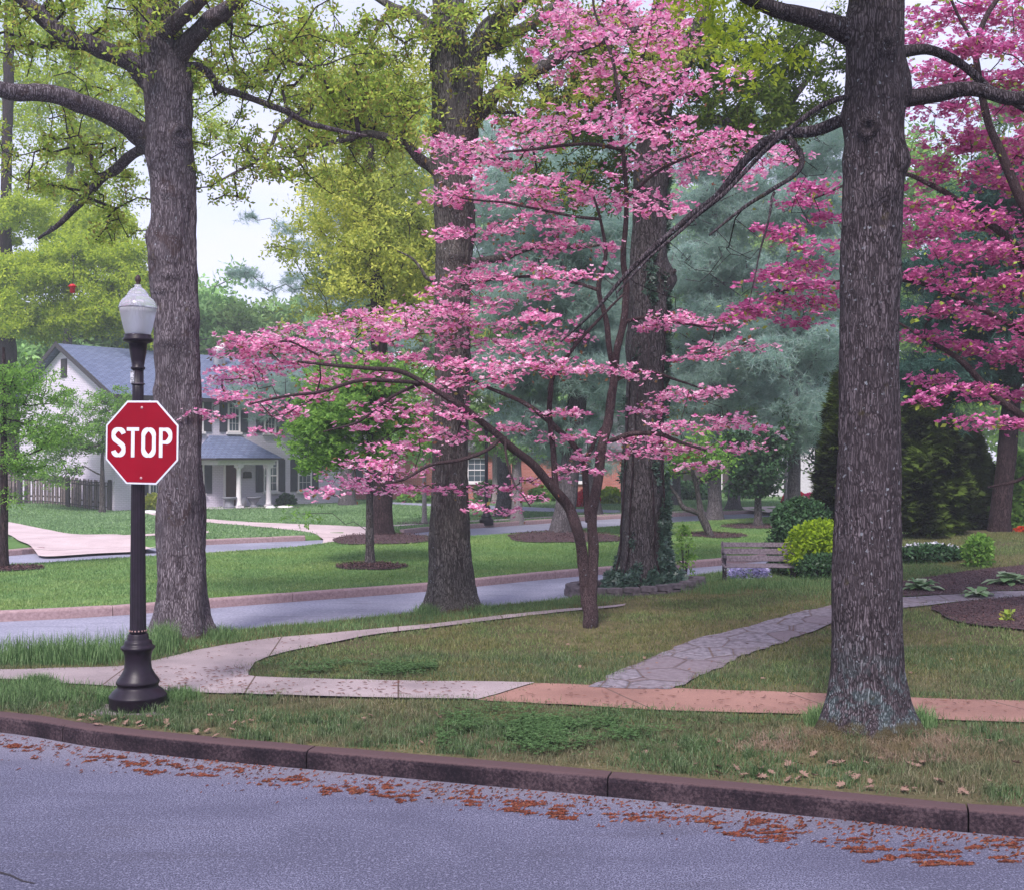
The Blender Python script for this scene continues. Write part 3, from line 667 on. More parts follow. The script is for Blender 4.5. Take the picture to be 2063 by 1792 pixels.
lr([(1770, -150), (1700, -240, -.6), (1560, -360, -1.2)], [24, 18, 10])
lr([(1760, -200), (1860, -300, -.6), (1990, -380, -1)], [24, 18, 10])
A = ell([(1500, -40, Yr-.3, 170, 70, 1.0, .6), (1700, -330, Yr-.3, 420, 140, 2.2, 1), (1540, 120, Yr+.6, 90, 50, .5, .25), (1980, -200, Yr, 230, 90, 1.2, .5)], 170)
e = sk.grow(A, .25, .2, .1)
A = ell([(1620, 330, Yr+.2, 110, 90, .4), (1350, 560, Yr+.7, 170, 110, .4), (1480, 500, Yr+.2, 100, 100, .4), (1930, 240, Yr+.2, 120, 90, .4)], 70)
sk.grow(A, .2, .25, .07, 0, -.12); sk.radii(.0035, 2.4, .05)
me = sk.twig_mesh('twigs')
V = np.empty(len(me.vertices)*3, np.float32); me.vertices.foreach_get('co', V); V = V.reshape(-1, 3)-np.array(t.location); me.vertices.foreach_set('co', V.astype(np.float32).ravel())
link('twigs', me, B_right, t)
leaves(t, 'foliage', np.concatenate([cloud(e, sk.P, 5200, .26, .8)]), T_maple, F_yel, .085, .3)
def add_twigs(t, sk, mat, name='twigs'):
    me = sk.twig_mesh(name)
    if me is None: return
    V = np.empty(len(me.vertices)*3, np.float32); me.vertices.foreach_get('co', V); V = V.reshape(-1, 3)-np.array(t.location)
    me.vertices.foreach_set('co', V.astype(np.float32).ravel()); return link(name, me, mat, t)

# ---- left oak
t, x0, Y0 = tree_new('oak_tree', 'big grey oak with spreading limbs, standing behind the stop sign', 368, 1284)
sk = Sk(); Yl = Y0+.1
pr = prof_px([(-420, 285, 340), (-200, 282, 350), (0, 283, 358), (80, 290, 368), (140, 292, 378), (200, 290, 384), (260, 290, 386), (310, 295, 387), (360, 303, 388), (470, 303, 386), (560, 306, 391), (650, 309, 394), (800, 313, 401), (950, 317, 408), (1100, 318, 412), (1200, 316, 415), (1245, 313, 419), (1275, 309, 424), (1292, 306, 428)], Yl)
def bz(py): return W(0, py, Yl).z
bm_ = [(bz(283), -.75, .14, .04, 1), (bz(225), -.3, .16, .05, 0), (bz(330), -2.3, .16, .03, 0), (bz(395), -1.5, .16, .03, -1), (bz(480), -2.9, .16, .05, 0), (bz(520), -1.9, .12, .035, 0), (bz(560), -1.4, .12, .035, -1), (bz(590), -1.8, .1, .04, -1), (bz(640), -.4, .18, .04, 0), (bz(690), -1.5, .2, .03, -1), (bz(175), -.2, .14, .05, 0), (bz(790), -3.0, .14, .03, 0), (bz(860), -1.4, .15, .02, -1), (bz(1000), -.3, .2, .02, 0)]
trunk_mesh(t, sk, pr, B_left, .045, 110, .009, .034, .12, 6, bm_, 5.1)
ll = lambda pts, rad, nm_='limb': limb(t, nm_, sk, Wl(Yl, pts), pxr(Yl, rad), B_left)
ll([(335, 195), (300, 168), (265, 135, -.2), (225, 108, -.3), (180, 88, -.4), (140, 78, -.5), (95, 45, -.6), (50, 5, -.7), (-20, -60, -1)], [26, 23, 20, 18, 17, 17, 15, 13, 10])
ll([(335, 300), (295, 275), (250, 248, -.3), (200, 225, -.5), (150, 207, -.7), (90, 195, -.9), (30, 186, -1.1), (-60, 160, -1.4)], [30, 27, 22, 19, 18, 17, 16, 13])
ll([(350, 150), (368, 108, -.1), (390, 75, -.2), (425, 40, -.3), (465, 15, -.4), (540, -60, -.8)], [22, 20, 18, 17, 15, 11])
ll([(325, 95), (340, 55, -.3), (375, 25, -.5), (420, -10, -.8), (480, -80, -1.2)], [18, 16, 15, 13, 10])
ll([(370, 138), (400, 136, .1), (425, 152, .2), (440, 178, .3), (480, 190, .4), (530, 208, .5), (580, 225, .6), (625, 248, .8), (680, 262, 1.0), (740, 275, 1.2)], [9, 8, 8, 8, 7, 6.5, 6, 6, 5, 3])
ll([(590, 230, .6), (560, 262, .5), (545, 300, .4), (510, 330, .3), (470, 350, .2), (430, 372, .1)], [5, 4.5, 4, 3.5, 3, 1.5])
ll([(320, 285, .1), (280, 300, .5), (240, 335, .8), (200, 368, 1.1), (160, 408, 1.4), (120, 450, 1.6), (80, 480, 1.8)], [13, 11, 11, 9, 8, 6, 3])
ll([(315, -150), (250, -260, -.8), (120, -380, -1.6)], [26, 19, 10])
ll([(315, -150), (420, -270, .3), (560, -360, .8)], [26, 19, 10])
A = np.concatenate([ell([(180, 30, Yl-.3, 330, 90, 1.6, .8), (230, 250, Yl+.8, 190, 90, 1.0, .35), (120, 330, Yl+1.2, 130, 80, .9, .6), (470, 330, Yl+.4, 130, 90, .6, .5), (540, 120, Yl+.6, 150, 110, 1.0, .5), (240, 440, Yl+1.5, 90, 60, .5, .5)], 520), ell([(200, -330, Yl, 560, 190, 2.6)], 60)])
e = sk.grow(A, .3, .22, .12, 0, -.05); sk.radii(.009, 2.3, .06); add_twigs(t, sk, B_right)
leaves(t, 'foliage', np.concatenate([cloud(e, sk.P, 5900, .17, .7), along(sk, 2500, .03)]), T_star, F_oak, .085, .2)

# ---- middle oak
t, x0, Y0 = tree_new('oak_tree', 'straight oak with two leaders standing by the curved walk at the centre', 910, 1230)
sk = Sk(); Ym = Y0+.1
pr = prof_px([(-420, 885, 925), (-150, 878, 930), (0, 870, 932), (120, 872, 942), (250, 874, 950), (400, 875, 950), (560, 876, 948), (620, 878, 946), (760, 876, 943), (900, 871, 942), (1000, 869, 943), (1100, 867, 947), (1170, 864, 953), (1210, 860, 958), (1232, 854, 964), (1240, 850, 968)], Ym)
def bz(py): return W(0, py, Ym).z
bm_ = [(bz(425), -.5, .2, .05, 0), (bz(470), -.3, .18, .05, 0), (bz(415), -1.9, .2, .03, -1), (bz(520), -1.3, .22, .04, -1), (bz(250), -.3, .25, .05, 0), (bz(610), -1.5, .2, .03, -1), (bz(330), -2.9, .2, .05, 0), (bz(880), -1.2, .2, .02, -1)]
trunk_mesh(t, sk, pr, B_mid, .055, 90, .012, .025, .13, 5, bm_, 8.7)
lm = lambda pts, rad, nm_='limb': limb(t, nm_, sk, Wl(Ym, pts), pxr(Ym, rad), B_mid)
lm([(925, 300), (937, 230, -.2), (945, 170, -.3), (960, 110, -.3), (985, 60, -.4), (1030, 20, -.5), (1090, -40, -.7)], [28, 26, 24, 21, 17, 13, 11])
lm([(935, 270), (965, 228, -.1), (1000, 185, -.2), (1045, 158, -.4), (1100, 125, -.5), (1150, 100, -.6), (1200, 85, -.8), (1290, 60, -1)], [18, 15, 13, 12, 12, 12, 10, 6])
lm([(975, 100, -.3), (1010, 85), (1060, 50, .2), (1100, 20, .4), (1160, -20, .6)], [13, 12, 11, 10, 8])
lm([(890, 350), (862, 335), (835, 310, -.2), (800, 285, -.3), (765, 270, -.4), (725, 268, -.5), (680, 285, -.6), (620, 295, -.8)], [14, 12, 10, 9, 8, 6, 5, 3])
lm([(935, 535), (985, 527, -.1), (1015, 520, -.2), (1050, 508, -.2), (1110, 492, -.3), (1170, 497, -.3), (1230, 494, -.3)], [11, 8, 8, 7, 7, 5, 3])
lm([(890, 95), (850, 40, .2), (790, 10, .4), (720, -30, .7)], [14, 10, 8, 6])
lm([(905, -150), (1000, -300, -.5), (1130, -400, -1)], [20, 13, 8])
lm([(900, -100), (780, -260, .5), (640, -350, 1)], [20, 13, 8])
lm([(930, 330, .1), (965, 322), (1000, 318, -.2), (1030, 320, -.3)], [9, 8, 5, 3])
lm([(880, 570, .1), (860, 560, .1), (848, 540, .1), (830, 520, .1), (800, 505, .1)], [5, 4, 3, 2.5, 1.5])
A = np.concatenate([ell([(680, 130, Ym, 200, 110, 1.3, 1), (1050, 60, Ym, 150, 70, 1.0, 1), (760, 230, Ym, 150, 80, .9, 1), (1040, 200, Ym-.2, 130, 70, .9, .9), (640, 330, Ym-.3, 140, 80, .7, .5), (1260, 100, Ym+.8, 190, 80, 1, .8), (880, 60, Ym-.5, 120, 80, .5, .4), (1110, 340, Ym+.8, 110, 60, .5, .4)], 620), ell([(900, -330, Ym, 600, 190, 3)], 60)])
e = sk.grow(A, .3, .25, .13, 0, -.04); sk.radii(.0095, 2.3, .06); add_twigs(t, sk, B_right)
leaves(t, 'foliage', np.concatenate([cloud(e, sk.P, 8800, .20, .7), along(sk, 2500, .03)]), T_star, F_oak, .095, .2)

# ---- ivy clad oak
t, x0, Y0 = tree_new('oak_tree', 'broad oak trunk clothed in ivy inside the low stone edging', 1300, 1190, Y=20.3)
sk = Sk(); Yi = 20.3
pr = prof_px([(-300, 1330, 1375), (0, 1318, 1378), (120, 1300, 1366), (250, 1288, 1352), (400, 1275, 1342), (560, 1270, 1342), (640, 1267, 1344), (800, 1262, 1340), (950, 1256, 1338), (1100, 1248, 1340), (1150, 1243, 1346), (1180, 1236, 1354), (1195, 1230, 1362)], Yi)
def bz(py): return W(0, py, Yi).z
trunk_mesh(t, sk, pr, B_ivy, .07, 80, .012, .03, .12, 5, [(bz(555), -.15, .2, .10, 0), (bz(575), -.3, .16, .06, 0), (bz(700), -2.6, .3, .05, 0)], 3.3)
li = lambda pts, rad, nm_='limb': limb(t, nm_, sk, Wl(Yi, pts), pxr(Yi, rad), B_ivy)
li([(1325, 190), (1370, 130), (1400, 70, .3), (1430, 0, .5), (1480, -100, 1)], [26, 22, 19, 17, 12])
li([(1320, 300), (1250, 200, .3), (1190, 120, .5), (1150, 70, .8), (1080, 20, 1)], [16, 12, 9, 8, 6])
li([(1330, 260), (1400, 240, .3), (1470, 250, .5), (1520, 268, .8), (1560, 250, 1), (1610, 180, 1.2), (1660, 120, 1.4)], [14, 11, 9, 9, 8, 7, 5])
li([(1330, 240, -.3), (1300, 150, -.3), (1270, 60, -.4), (1240, -60, -.6)], [20, 17, 14, 10])
li([(1338, 556, -.1), (1352, 552, -.15), (1362, 545, -.2)], [13, 9, 4], 'stub')
A = np.concatenate([ell([(1470, 130, Yi+.5, 180, 100, 1.5, 1), (1600, 200, Yi+.8, 120, 80, 1.2, .9), (1250, 130, Yi, 170, 100, 1.5, .7), (1480, 240, Yi, 150, 60, 1, .7), (1150, 200, Yi+.5, 120, 80, 1, .7), (1180, 350, Yi+.8, 120, 70, 1, .5), (1640, 80, Yi, 100, 60, 1, .5)], 480), ell([(1380, -280, Yi, 600, 190, 3)], 50)])
e = sk.grow(A, .35, .25, .14, 0, -.04); sk.radii(.010, 2.3, .07); add_twigs(t, sk, B_right)
leaves(t, 'foliage', np.concatenate([cloud(e, sk.P, 11000, .25, .7), along(sk, 2500, .02)]), T_star, leafmat('olive_oak_leaves', [(.06, .11, .02), (.10, .16, .03), (.15, .21, .04), (.09, .14, .03)], .45), .11, .2)
IVYT = t
# ivy on the trunk
P = []; zs = np.array([p[0] for p in pr[::-1]]); 
while len(P) < 4600:
    z = .15+7.6*rng.random()**2.0; a = rng.uniform(-math.pi, .3); ca, sa = math.cos(a), math.sin(a)
    q = sorted(pr); cx = np.interp(z, [k[0] for k in q], [k[1] for k in q]); r = np.interp(z, [k[0] for k in q], [k[3] for k in q])
    dens = mnoise.noise(Vector((ca*1.6+5, sa*1.6, z*.8)))+.5*mnoise.noise(Vector((ca*4, sa*4, z*2.5)))
    right = max(0, ca)**1.2*.62*(1-ss(1.6, 3.2, z)*.5); left = max(0, -ca-.6)*.35*(1-ss(1.2, 4, z)); low = .65*(1-ss(.2, .95, z))
    if dens+right+left+low-.18*ss(.8, 1.5, z) < .32+.2*ss(3.5, 7, z): continue
    k = 1+.33*right*rng.random()*(1-ss(1.5, 3.5, z)*.6)+.05*rng.random()+(.35*rng.random() if z < .45 else 0)
    P.append((cx+r*k*ca+.02*ca, Yi+r*k*sa+.02*sa, z))
P = np.array(P); o = thing('ivy', 'dark glossy ivy climbing the broad trunk and hanging thick on its right side', 'climbing plant', (IVYT.location.x, Yi, .2))
leaves(o, 'foliage', P, T_maple, F_ivy, .10, .25)
mb = MB()
for a0, a1, zt_ in ((-2.3, -2.1, 3.5), (-2.75, -2.5, 4.5), (-1.1, -1.3, 2.2), (-.6, -.9, 5)):
    pts = []
    for i in range(26):
        z = .1+zt_*i/25; a = a0+(a1-a0)*i/25+.12*mnoise.noise(Vector((z*2, a0, 0))); q = sorted(pr)
        cx = np.interp(z, [k[0] for k in q], [k[1] for k in q]); r = np.interp(z, [k[0] for k in q], [k[3] for k in q])+.045
        if z < .7: r += .12*math.exp(-z*2.5)
        pts.append((cx+r*math.cos(a)-o.location.x, r*math.sin(a), z-.2))
    mb.tube(pts, [.018]*20+[.012]*6, 6)
mb.build('stem', B_dark, o)
# ---- pink dogwood in the middle
def pads(lst, Y, nper=1.0, ry=1.0):
    out = []
    for i, p in enumerate(lst):
        px, py, rx, rz = p[:4]; yo = p[4] if len(p) > 4 else rng.uniform(-ry, ry)
        n = max(4, int(rx*(rz+14)/330*nper)); c = W(px, py, Y+yo); s = Y/FPX
        d = rng.uniform(-1, 1, size=(n, 3)); d[:, 0] *= rx*s; d[:, 1] *= min(.9, rx*s*.7); d[:, 2] *= rz*s*.8
        out.append(d+np.array(c))
    return np.concatenate(out)
def flowers(tree, P, mat, size=.088):
    return leaves(tree, 'blossom', P, T_flower, mat, size*1.0, .5, .35)
def disk_cloud(ends, P, n, rad, th):
    e = np.array([P[i] for i in ends]); idx = rng.integers(0, len(e), n); a = rng.random(n)*2*math.pi; r = rad*np.sqrt(rng.random(n))
    sc = (.45+1.1*rng.random(len(e)))[idx]; tilt = rng.normal(size=(len(e), 2))[idx]*.22
    dx = r*sc*np.cos(a); dy = r*sc*np.sin(a)
    return e[idx]+np.stack([dx, dy, rng.normal(size=n)*th+dx*tilt[:, 0]+dy*tilt[:, 1]], 1)
t, x0, Yd = tree_new('dogwood_tree', 'slim pink flowering dogwood forking low in front of the ivy oak', 1188, 1262)
sk = Sk(); ld = lambda pts, rad, nm_='stem': limb(t, nm_, sk, Wl(Yd, pts), pxr(Yd, rad), B_dog, sub=4, rough=.02)
ld([(1189, 1268), (1187, 1235), (1186, 1205), (1185, 1180)], [16, 15, 16, 13], 'trunk')
ld([(1184, 1212), (1174, 1130), (1163, 1060, -.1), (1148, 1030, -.1), (1122, 994, -.2), (1075, 938, -.4), (1019, 887, -.6), (975, 850, -.7), (946, 828, -.8), (880, 790, -.9), (800, 745, -1), (740, 742, -1.1), (660, 735, -1.2), (600, 728, -1.3)], [12, 11, 11, 10.5, 10, 8.5, 7.5, 6.5, 6, 5, 4.5, 4, 3, 2])
ld([(1192, 1212), (1192, 1130), (1192, 1056), (1204, 964, .1), (1218, 872, .2), (1233, 798, .3), (1240, 735, .3), (1256, 651, .2), (1262, 577, .2), (1258, 520, .2), (1262, 405, .2), (1254, 276, .1), (1239, 150, 0), (1225, 92, 0), (1200, 30, 0), (1190, -40)], [12, 11, 10.5, 10, 10, 9, 8, 7.5, 7, 6, 5, 4.2, 3.5, 3, 2.5, 1.5])
ld([(1236, 745, .3), (1218, 633, .1), (1207, 575, 0), (1221, 512, -.1), (1210, 442, -.2), (1190, 380, -.3)], [6, 5.5, 5, 4, 3, 2])
ld([(1122, 994, -.2), (1116, 946, -.2), (1108, 798, -.2), (1111, 762, -.2), (1130, 735, -.2), (1200, 650, -.3), (1260, 590, -.3)], [7, 6, 5.5, 4.5, 4, 3, 2])
ld([(1186, 1050), (1180, 985, .2), (1174, 927, .4), (1150, 890, .5), (1122, 865, .6), (1100, 842, .6), (1056, 813, .7), (1000, 790, .8), (940, 760, 1)], [7, 7, 6.5, 6, 6, 6, 5, 4, 3])
ld([(1172, 935, .4), (1190, 905, .5), (1202, 880, .6), (1225, 850, .8)], [5, 4.5, 4, 3])
ld([(1216, 892, .2), (1240, 884, 0), (1270, 876, -.2), (1320, 872, -.5), (1370, 890, -.7), (1420, 905, -.9)], [5, 5, 5, 4.5, 3.5, 2])
ld([(1010, 880, -.6), (985, 905, -.8), (940, 922, -1.0), (865, 938, -1.2), (813, 965, -1.3), (760, 975, -1.4)], [4.5, 4, 4, 3, 2.5, 1.5])
ld([(1019, 880, -.6), (1022, 930, -.8), (1038, 980, -.9), (1055, 1000, -1), (1068, 1020, -1)], [2.5, 2.2, 2, 1.6, 1])
ld([(850, 773, -.9), (790, 800, -1), (720, 850, -1.2), (650, 870, -1.3)], [3.5, 3, 2.5, 1.5])
ld([(850, 773, -.9), (740, 765, -1.4), (640, 790, -1.6), (560, 800, -1.7), (500, 815, -1.8)], [4, 3.5, 3, 2.5, 1.5])
ld([(1256, 651, .2), (1300, 640, 0), (1360, 650, -.2), (1440, 660, -.4)], [4, 3.5, 3, 1.5])
ld([(1236, 770, .3), (1290, 745, .6), (1350, 760, .8), (1420, 785, 1)], [4, 3.5, 3, 1.5])
ld([(1260, 400, .2), (1320, 350, 0), (1400, 310, -.2), (1480, 290, -.3)], [4, 3.5, 3, 2])
ld([(1255, 300, .1), (1180, 290, -.2), (1080, 300, -.4), (980, 310, -.5)], [4, 3.5, 3, 2])
ld([(1210, 442, -.2), (1120, 430, -.4), (1020, 410, -.5), (930, 400, -.6)], [3.5, 3, 2.5, 1.6])
ld([(1207, 585, 0), (1120, 560, .3), (1020, 560, .5), (930, 575, .6)], [4, 3.5, 3, 2])
PAD = [(1230, 50, 130, 32), (1300, 20, 100, 25), (1350, 75, 60, 22), (1180, 90, 90, 20), (1400, 165, 80, 14), (1130, 40, 50, 14), (1170, 145, 60, 20), (1270, 130, 80, 18), (1230, 175, 80, 12), (1350, 190, 60, 12),
       (1170, 235, 100, 12), (1270, 222, 70, 12), (900, 290, 50, 14), (940, 305, 70, 12), (1030, 300, 100, 12), (1060, 262, 70, 10), (1180, 268, 130, 13), (1310, 260, 80, 10), (1400, 285, 80, 14), (1480, 300, 100, 16), (1560, 320, 70, 14), (1340, 330, 130, 15), (1460, 350, 90, 14), (990, 330, 70, 10), (920, 345, 40, 10),
       (900, 395, 45, 12), (950, 405, 45, 10), (1020, 385, 90, 13), (1080, 415, 70, 8), (1140, 375, 90, 12), (1210, 405, 60, 8), (1290, 400, 70, 10), (1320, 425, 60, 8), (1060, 450, 80, 11), (1140, 465, 50, 8), (1030, 535, 80, 12), (960, 555, 70, 12), (1150, 555, 70, 10), (1000, 580, 60, 8), (1120, 590, 50, 7), (880, 590, 50, 6),
       (780, 632, 90, 10), (900, 632, 60, 10), (700, 650, 90, 12), (620, 665, 70, 12), (540, 690, 80, 12), (850, 660, 90, 12), (760, 680, 110, 12), (640, 700, 90, 12), (530, 735, 60, 12), (480, 710, 50, 10), (700, 720, 60, 8), (960, 690, 70, 12), (1050, 700, 60, 10), (900, 730, 60, 10),
       (450, 770, 45, 10), (500, 765, 50, 10), (430, 785, 25, 6), (400, 835, 25, 4), (440, 840, 30, 5), (480, 800, 40, 8), (520, 815, 30, 8), (640, 765, 30, 7), (600, 800, 50, 10), (560, 830, 45, 8), (530, 870, 20, 6), (1020, 742, 90, 12), (1110, 735, 80, 11), (1190, 745, 80, 9), (1260, 755, 50, 6), (920, 775, 70, 9), (980, 765, 60, 8), (860, 790, 40, 6),
       (560, 700, 70, 10), (600, 740, 60, 8), (740, 760, 60, 8), (820, 720, 60, 8), (480, 745, 50, 8), (520, 690, 60, 8), (780, 900, 50, 8), (660, 990, 40, 6), (760, 815, 40, 10), (800, 835, 50, 10), (880, 822, 60, 6), (940, 840, 50, 7), (860, 862, 35, 10), (720, 860, 30, 6), (1370, 640, 60, 10), (1440, 655, 60, 10), (1330, 660, 50, 8), (1480, 700, 70, 9), (1400, 720, 60, 7), (1430, 790, 60, 8), (1370, 800, 60, 8), (1300, 830, 50, 8), (1460, 850, 50, 8), (1520, 860, 30, 6), (1380, 860, 60, 9), (1300, 885, 50, 8), (1290, 912, 60, 9), (1370, 905, 60, 9), (1410, 935, 40, 7), (1500, 905, 40, 8),
       (960, 660, 90, 8), (1080, 640, 70, 8), (1000, 610, 60, 6), (1130, 680, 60, 8), (960, 470, 60, 8), (900, 470, 40, 6), (1180, 500, 60, 8), (1080, 500, 60, 7), (940, 620, 60, 8), (880, 880, 40, 6), (960, 880, 40, 5), (740, 935, 60, 12), (800, 950, 50, 10), (700, 970, 50, 12), (750, 985, 60, 11), (830, 905, 40, 5), (850, 990, 40, 6), (1000, 985, 40, 8), (920, 985, 40, 6), (1080, 965, 50, 8), (1060, 1000, 30, 6), (960, 1022, 18, 4), (1010, 1030, 25, 4), (1150, 880, 50, 8), (1120, 830, 50, 8), (1160, 950, 35, 6), (1040, 860, 50, 8), (1200, 920, 40, 6)]
A = pads(PAD, Yd, 3.0, 1.1); e = sk.grow(A, .22, .22, .06, .15, .05); sk.radii(.0032, 2.5, .026); add_twigs(t, sk, B_dog, 'twigs')
P = disk_cloud(e, sk.P, 15000, .19, .02); flowers(t, P, F_pink, .073)
leaves(t, 'foliage', disk_cloud(e, sk.P, 2500, .25, .04)-np.array([0, 0, .03]), T_leaf, leafmat('bronze_leaves', [(.20, .16, .05), (.28, .12, .08), (.16, .18, .05)], .4), .06, .3)

# ---- pink dogwood at the right edge
t, x0, Yq = tree_new('dogwood_tree', 'deep pink dogwood filling the right edge behind the nearest oak', 2180, 1232, Y=14.6)
sk = Sk(); ld = lambda pts, rad, nm_='stem': limb(t, nm_, sk, Wl(Yq, pts), pxr(Yq, rad), B_dog, sub=4, rough=.02)
ld([(2180, 1240), (2178, 1150), (2185, 1060), (2170, 960)], [26, 22, 21, 20], 'trunk')
ld([(2170, 970), (2120, 900, -.2), (2063, 840, -.3), (2000, 790, -.3), (1940, 730, -.3), (1880, 690, -.2), (1810, 650, 0)], [11, 9, 8, 7, 6, 4, 2])
ld([(2172, 980), (2130, 760), (2075, 560, .2), (2030, 480, .2), (1950, 420, .1), (1880, 375, 0), (1820, 350, 0), (1740, 360, 0), (1640, 400, .1)], [14, 12, 10, 8, 7, 5, 4, 3, 2])
ld([(2130, 760), (2090, 690, .4), (2010, 640, .5), (1930, 600, .5), (1850, 570, .4), (1740, 565, .3), (1640, 575, .3), (1560, 590, .3)], [9, 8, 7, 6, 5, 4, 3, 2])
ld([(2180, 960), (2100, 500, -.3), (2010, 300, -.4), (1980, 200, -.4), (1968, 90, -.4), (2010, 0, -.4), (2060, -60, -.4)], [15, 12, 8, 7, 6, 5, 4])
ld([(1970, 100, -.4), (1930, 30, -.4), (1900, -40, -.5)], [4, 3, 2])
ld([(2110, 900, -.2), (2063, 960, -.4), (1990, 980, -.5)], [5, 4, 2])
PADR = [(1880, 40, 60, 18), (1960, 25, 80, 18), (2040, 40, 60, 20), (1900, 90, 70, 16), (2000, 100, 80, 18), (1870, 150, 50, 14), (1950, 165, 90, 16), (2040, 160, 50, 18), (1880, 215, 60, 14), (2010, 230, 80, 16), (1900, 280, 70, 14), (2000, 300, 90, 16), (1860, 330, 50, 12), (1950, 355, 90, 16), (2040, 370, 50, 16), (1870, 420, 55, 14), (1920, 440, 80, 14), (2010, 450, 80, 16), (1860, 480, 50, 12), (1950, 505, 90, 16), (2040, 520, 50, 14), (1880, 555, 60, 10), (1970, 575, 80, 14), (2050, 600, 50, 14), (1900, 625, 60, 8), (2010, 650, 80, 12), (1880, 680, 50, 8), (1960, 700, 60, 10), (2040, 720, 50, 14), (1880, 765, 50, 8), (1940, 790, 60, 8), (2020, 800, 60, 14), (1980, 850, 40, 8), (2050, 860, 40, 10), (1850, 810, 25, 5),
        (1630, 380, 60, 8), (1660, 440, 40, 8), (1600, 410, 50, 8), (1570, 470, 50, 8), (1660, 500, 45, 10), (1620, 540, 60, 10), (1560, 560, 50, 10), (1640, 580, 60, 10), (1580, 610, 50, 10), (1530, 620, 50, 8), (1500, 640, 40, 7), (1660, 610, 40, 8), (1610, 650, 40, 7), (2150, 100, 90, 60), (2150, 300, 90, 60), (2160, 500, 90, 60), (2160, 700, 90, 60)]
A = pads(PADR, Yq, 2.6, 1.0); e = sk.grow(A, .25, .22, .08, .15, .05); sk.radii(.0035, 2.35, .035); add_twigs(t, sk, B_dog, 'twigs')
flowers(t, disk_cloud(e, sk.P, 13500, .2, .03), F_rose, .072)
leaves(t, 'foliage', disk_cloud(e, sk.P, 1800, .26, .05)-np.array([0, 0, .03]), T_leaf, F_oak, .07, .3)

# ---- generic tree
def gtree(name, label, px, py, Y, wpx, top, blobs, nA, nL, T, mat, size, bark, group=None, lean=0, cl=.5, fl=.8, up=.2, low=None, step=.6, tip=.012, cat='tree', shell=.35, rows=None, hr=None, mulx=1.0, tw=True, flare=.5):
    """trunk from the ground at (px, py) up to image height 'top'; crown in the blobs"""
    if Y is None: x, Y = G(px, py)
    x = (px-CX)/FPX*Y; z = terr(x, Y) if Y < 28 else terrM(x, Y) if Y < 50 else .14
    if py is None: py = HOR+(EYE-z)*FPX/Y
    t = thing(name, label, cat, (x, Y, z), 0, group); sk = Sk(); r = wpx/2/FPX*Y
    if rows: pr = prof_px(rows, Y)
    else:
        zt = EYE+(HOR-top)/FPX*Y; xt = x+lean/FPX*Y
        pr = [(z-.05, x, Y, r*(1+flare)), (z+.15*(zt-z)*.3, x+(xt-x)*.03, Y, r*1.06), (z+(zt-z)*.35, x+(xt-x)*.35, Y, r*.9), (zt, xt, Y, r*.35)]
    big = wpx > 28
    trunk_mesh(t, sk, pr, bark, .12 if big else .2, 32 if big else 12, .012 if big else .004, r*.08, r*.25, 5, (), px*.01)
    bl = [(b[0], b[1], Y+b[2])+tuple(b[3:]) for b in blobs]
    A = ell(bl, nA, shell); e = sk.grow(A, step, .22, 1e9, .5, .02); sk.radii(tip, 2.4, r*.6)
    if tw: add_twigs(t, sk, bark, 'branches')
    leaves(t, 'foliage', cloud(e, sk.P, nL, cl, fl), T, mat, size, up)
    return t
# median and verge trees
gtree('oak_tree', 'furrowed dark oak in a mulch ring on the median, just behind the slim grey trunk', 770, 1096, 32, 44, 500,
      [(760, 560, 0, 180, 120, 2.5), (690, 430, 0, 110, 110, 2.2), (800, 380, 1, 110, 110, 2), (690, 250, 1, 90, 120, 2.2), (780, 200, 1, 110, 100, 2.2), (820, 520, 0, 90, 100, 2)], 460, 18000, T_star, F_gold, .16, B_dark, None, 0, .7, .7,
      rows=[(1100, 738, 800), (1085, 744, 792), (1050, 748, 790), (950, 752, 792), (800, 755, 785), (600, 745, 775), (420, 740, 760), (200, 735, 748)])
gtree('maple_tree', 'young leafy green maple with slim grey trunk on the median', 742, 1144, 24.6, 18, 760,
      [(710, 820, 0, 110, 45, 1.2), (660, 880, 0, 75, 45, 1.0), (760, 760, 0, 100, 45, 1.1), (640, 930, 0, 45, 30, .7), (710, 900, 0, 95, 35, .9), (820, 850, 0, 60, 45, .8), (660, 770, .3, 45, 35, .6), (595, 1035, -.2, 30, 10, .3, .2)], 240, 8500, T_maple, F_mid, .12, B_ivy, None, 0, .38, .6, .4, tip=.008, step=.4,
      rows=[(1150, 726, 760), (1138, 733, 756), (1120, 736, 754), (1050, 737, 752), (960, 738, 751), (880, 740, 752), (800, 742, 750), (740, 744, 749)])
gtree('pine_tree', 'leaning blue needled pine on a broad mulch mound behind the dogwood stems', 1130, 1094, 32, 40, 300,
      [(1130, 620, 0, 150, 60, 2.2), (1060, 740, 0, 140, 50, 2.0), (1100, 860, .5, 110, 50, 1.8), (1160, 480, 0, 130, 60, 2), (1100, 370, 0, 120, 60, 2), (1200, 760, 0, 100, 60, 2)], 330, 14000, T_needle, F_pine, .25, B_far, None, 60, .5, .45,
      rows=[(1098, 1096, 1162), (1085, 1106, 1153), (1050, 1112, 1156), (1000, 1122, 1162), (900, 1134, 1172), (760, 1150, 1186), (560, 1166, 1194), (380, 1172, 1190)])
gtree('young_tree', 'small bent tree with a forked trunk on the median right of the ivy oak', 1432, 1082, 33.5, 12, 960,
      [(1390, 900, 0, 60, 40, 1.2), (1340, 930, 0, 40, 30, .8), (1440, 930, 0, 40, 30, .8)], 60, 1500, T_leaf, F_mid, .13, B_ivy, None, 0, .4, .6,
      rows=[(1084, 1424, 1442), (1070, 1420, 1436), (1050, 1410, 1428), (1035, 1404, 1420), (1010, 1404, 1414), (980, 1399, 1409), (955, 1392, 1402), (920, 1372, 1380)])
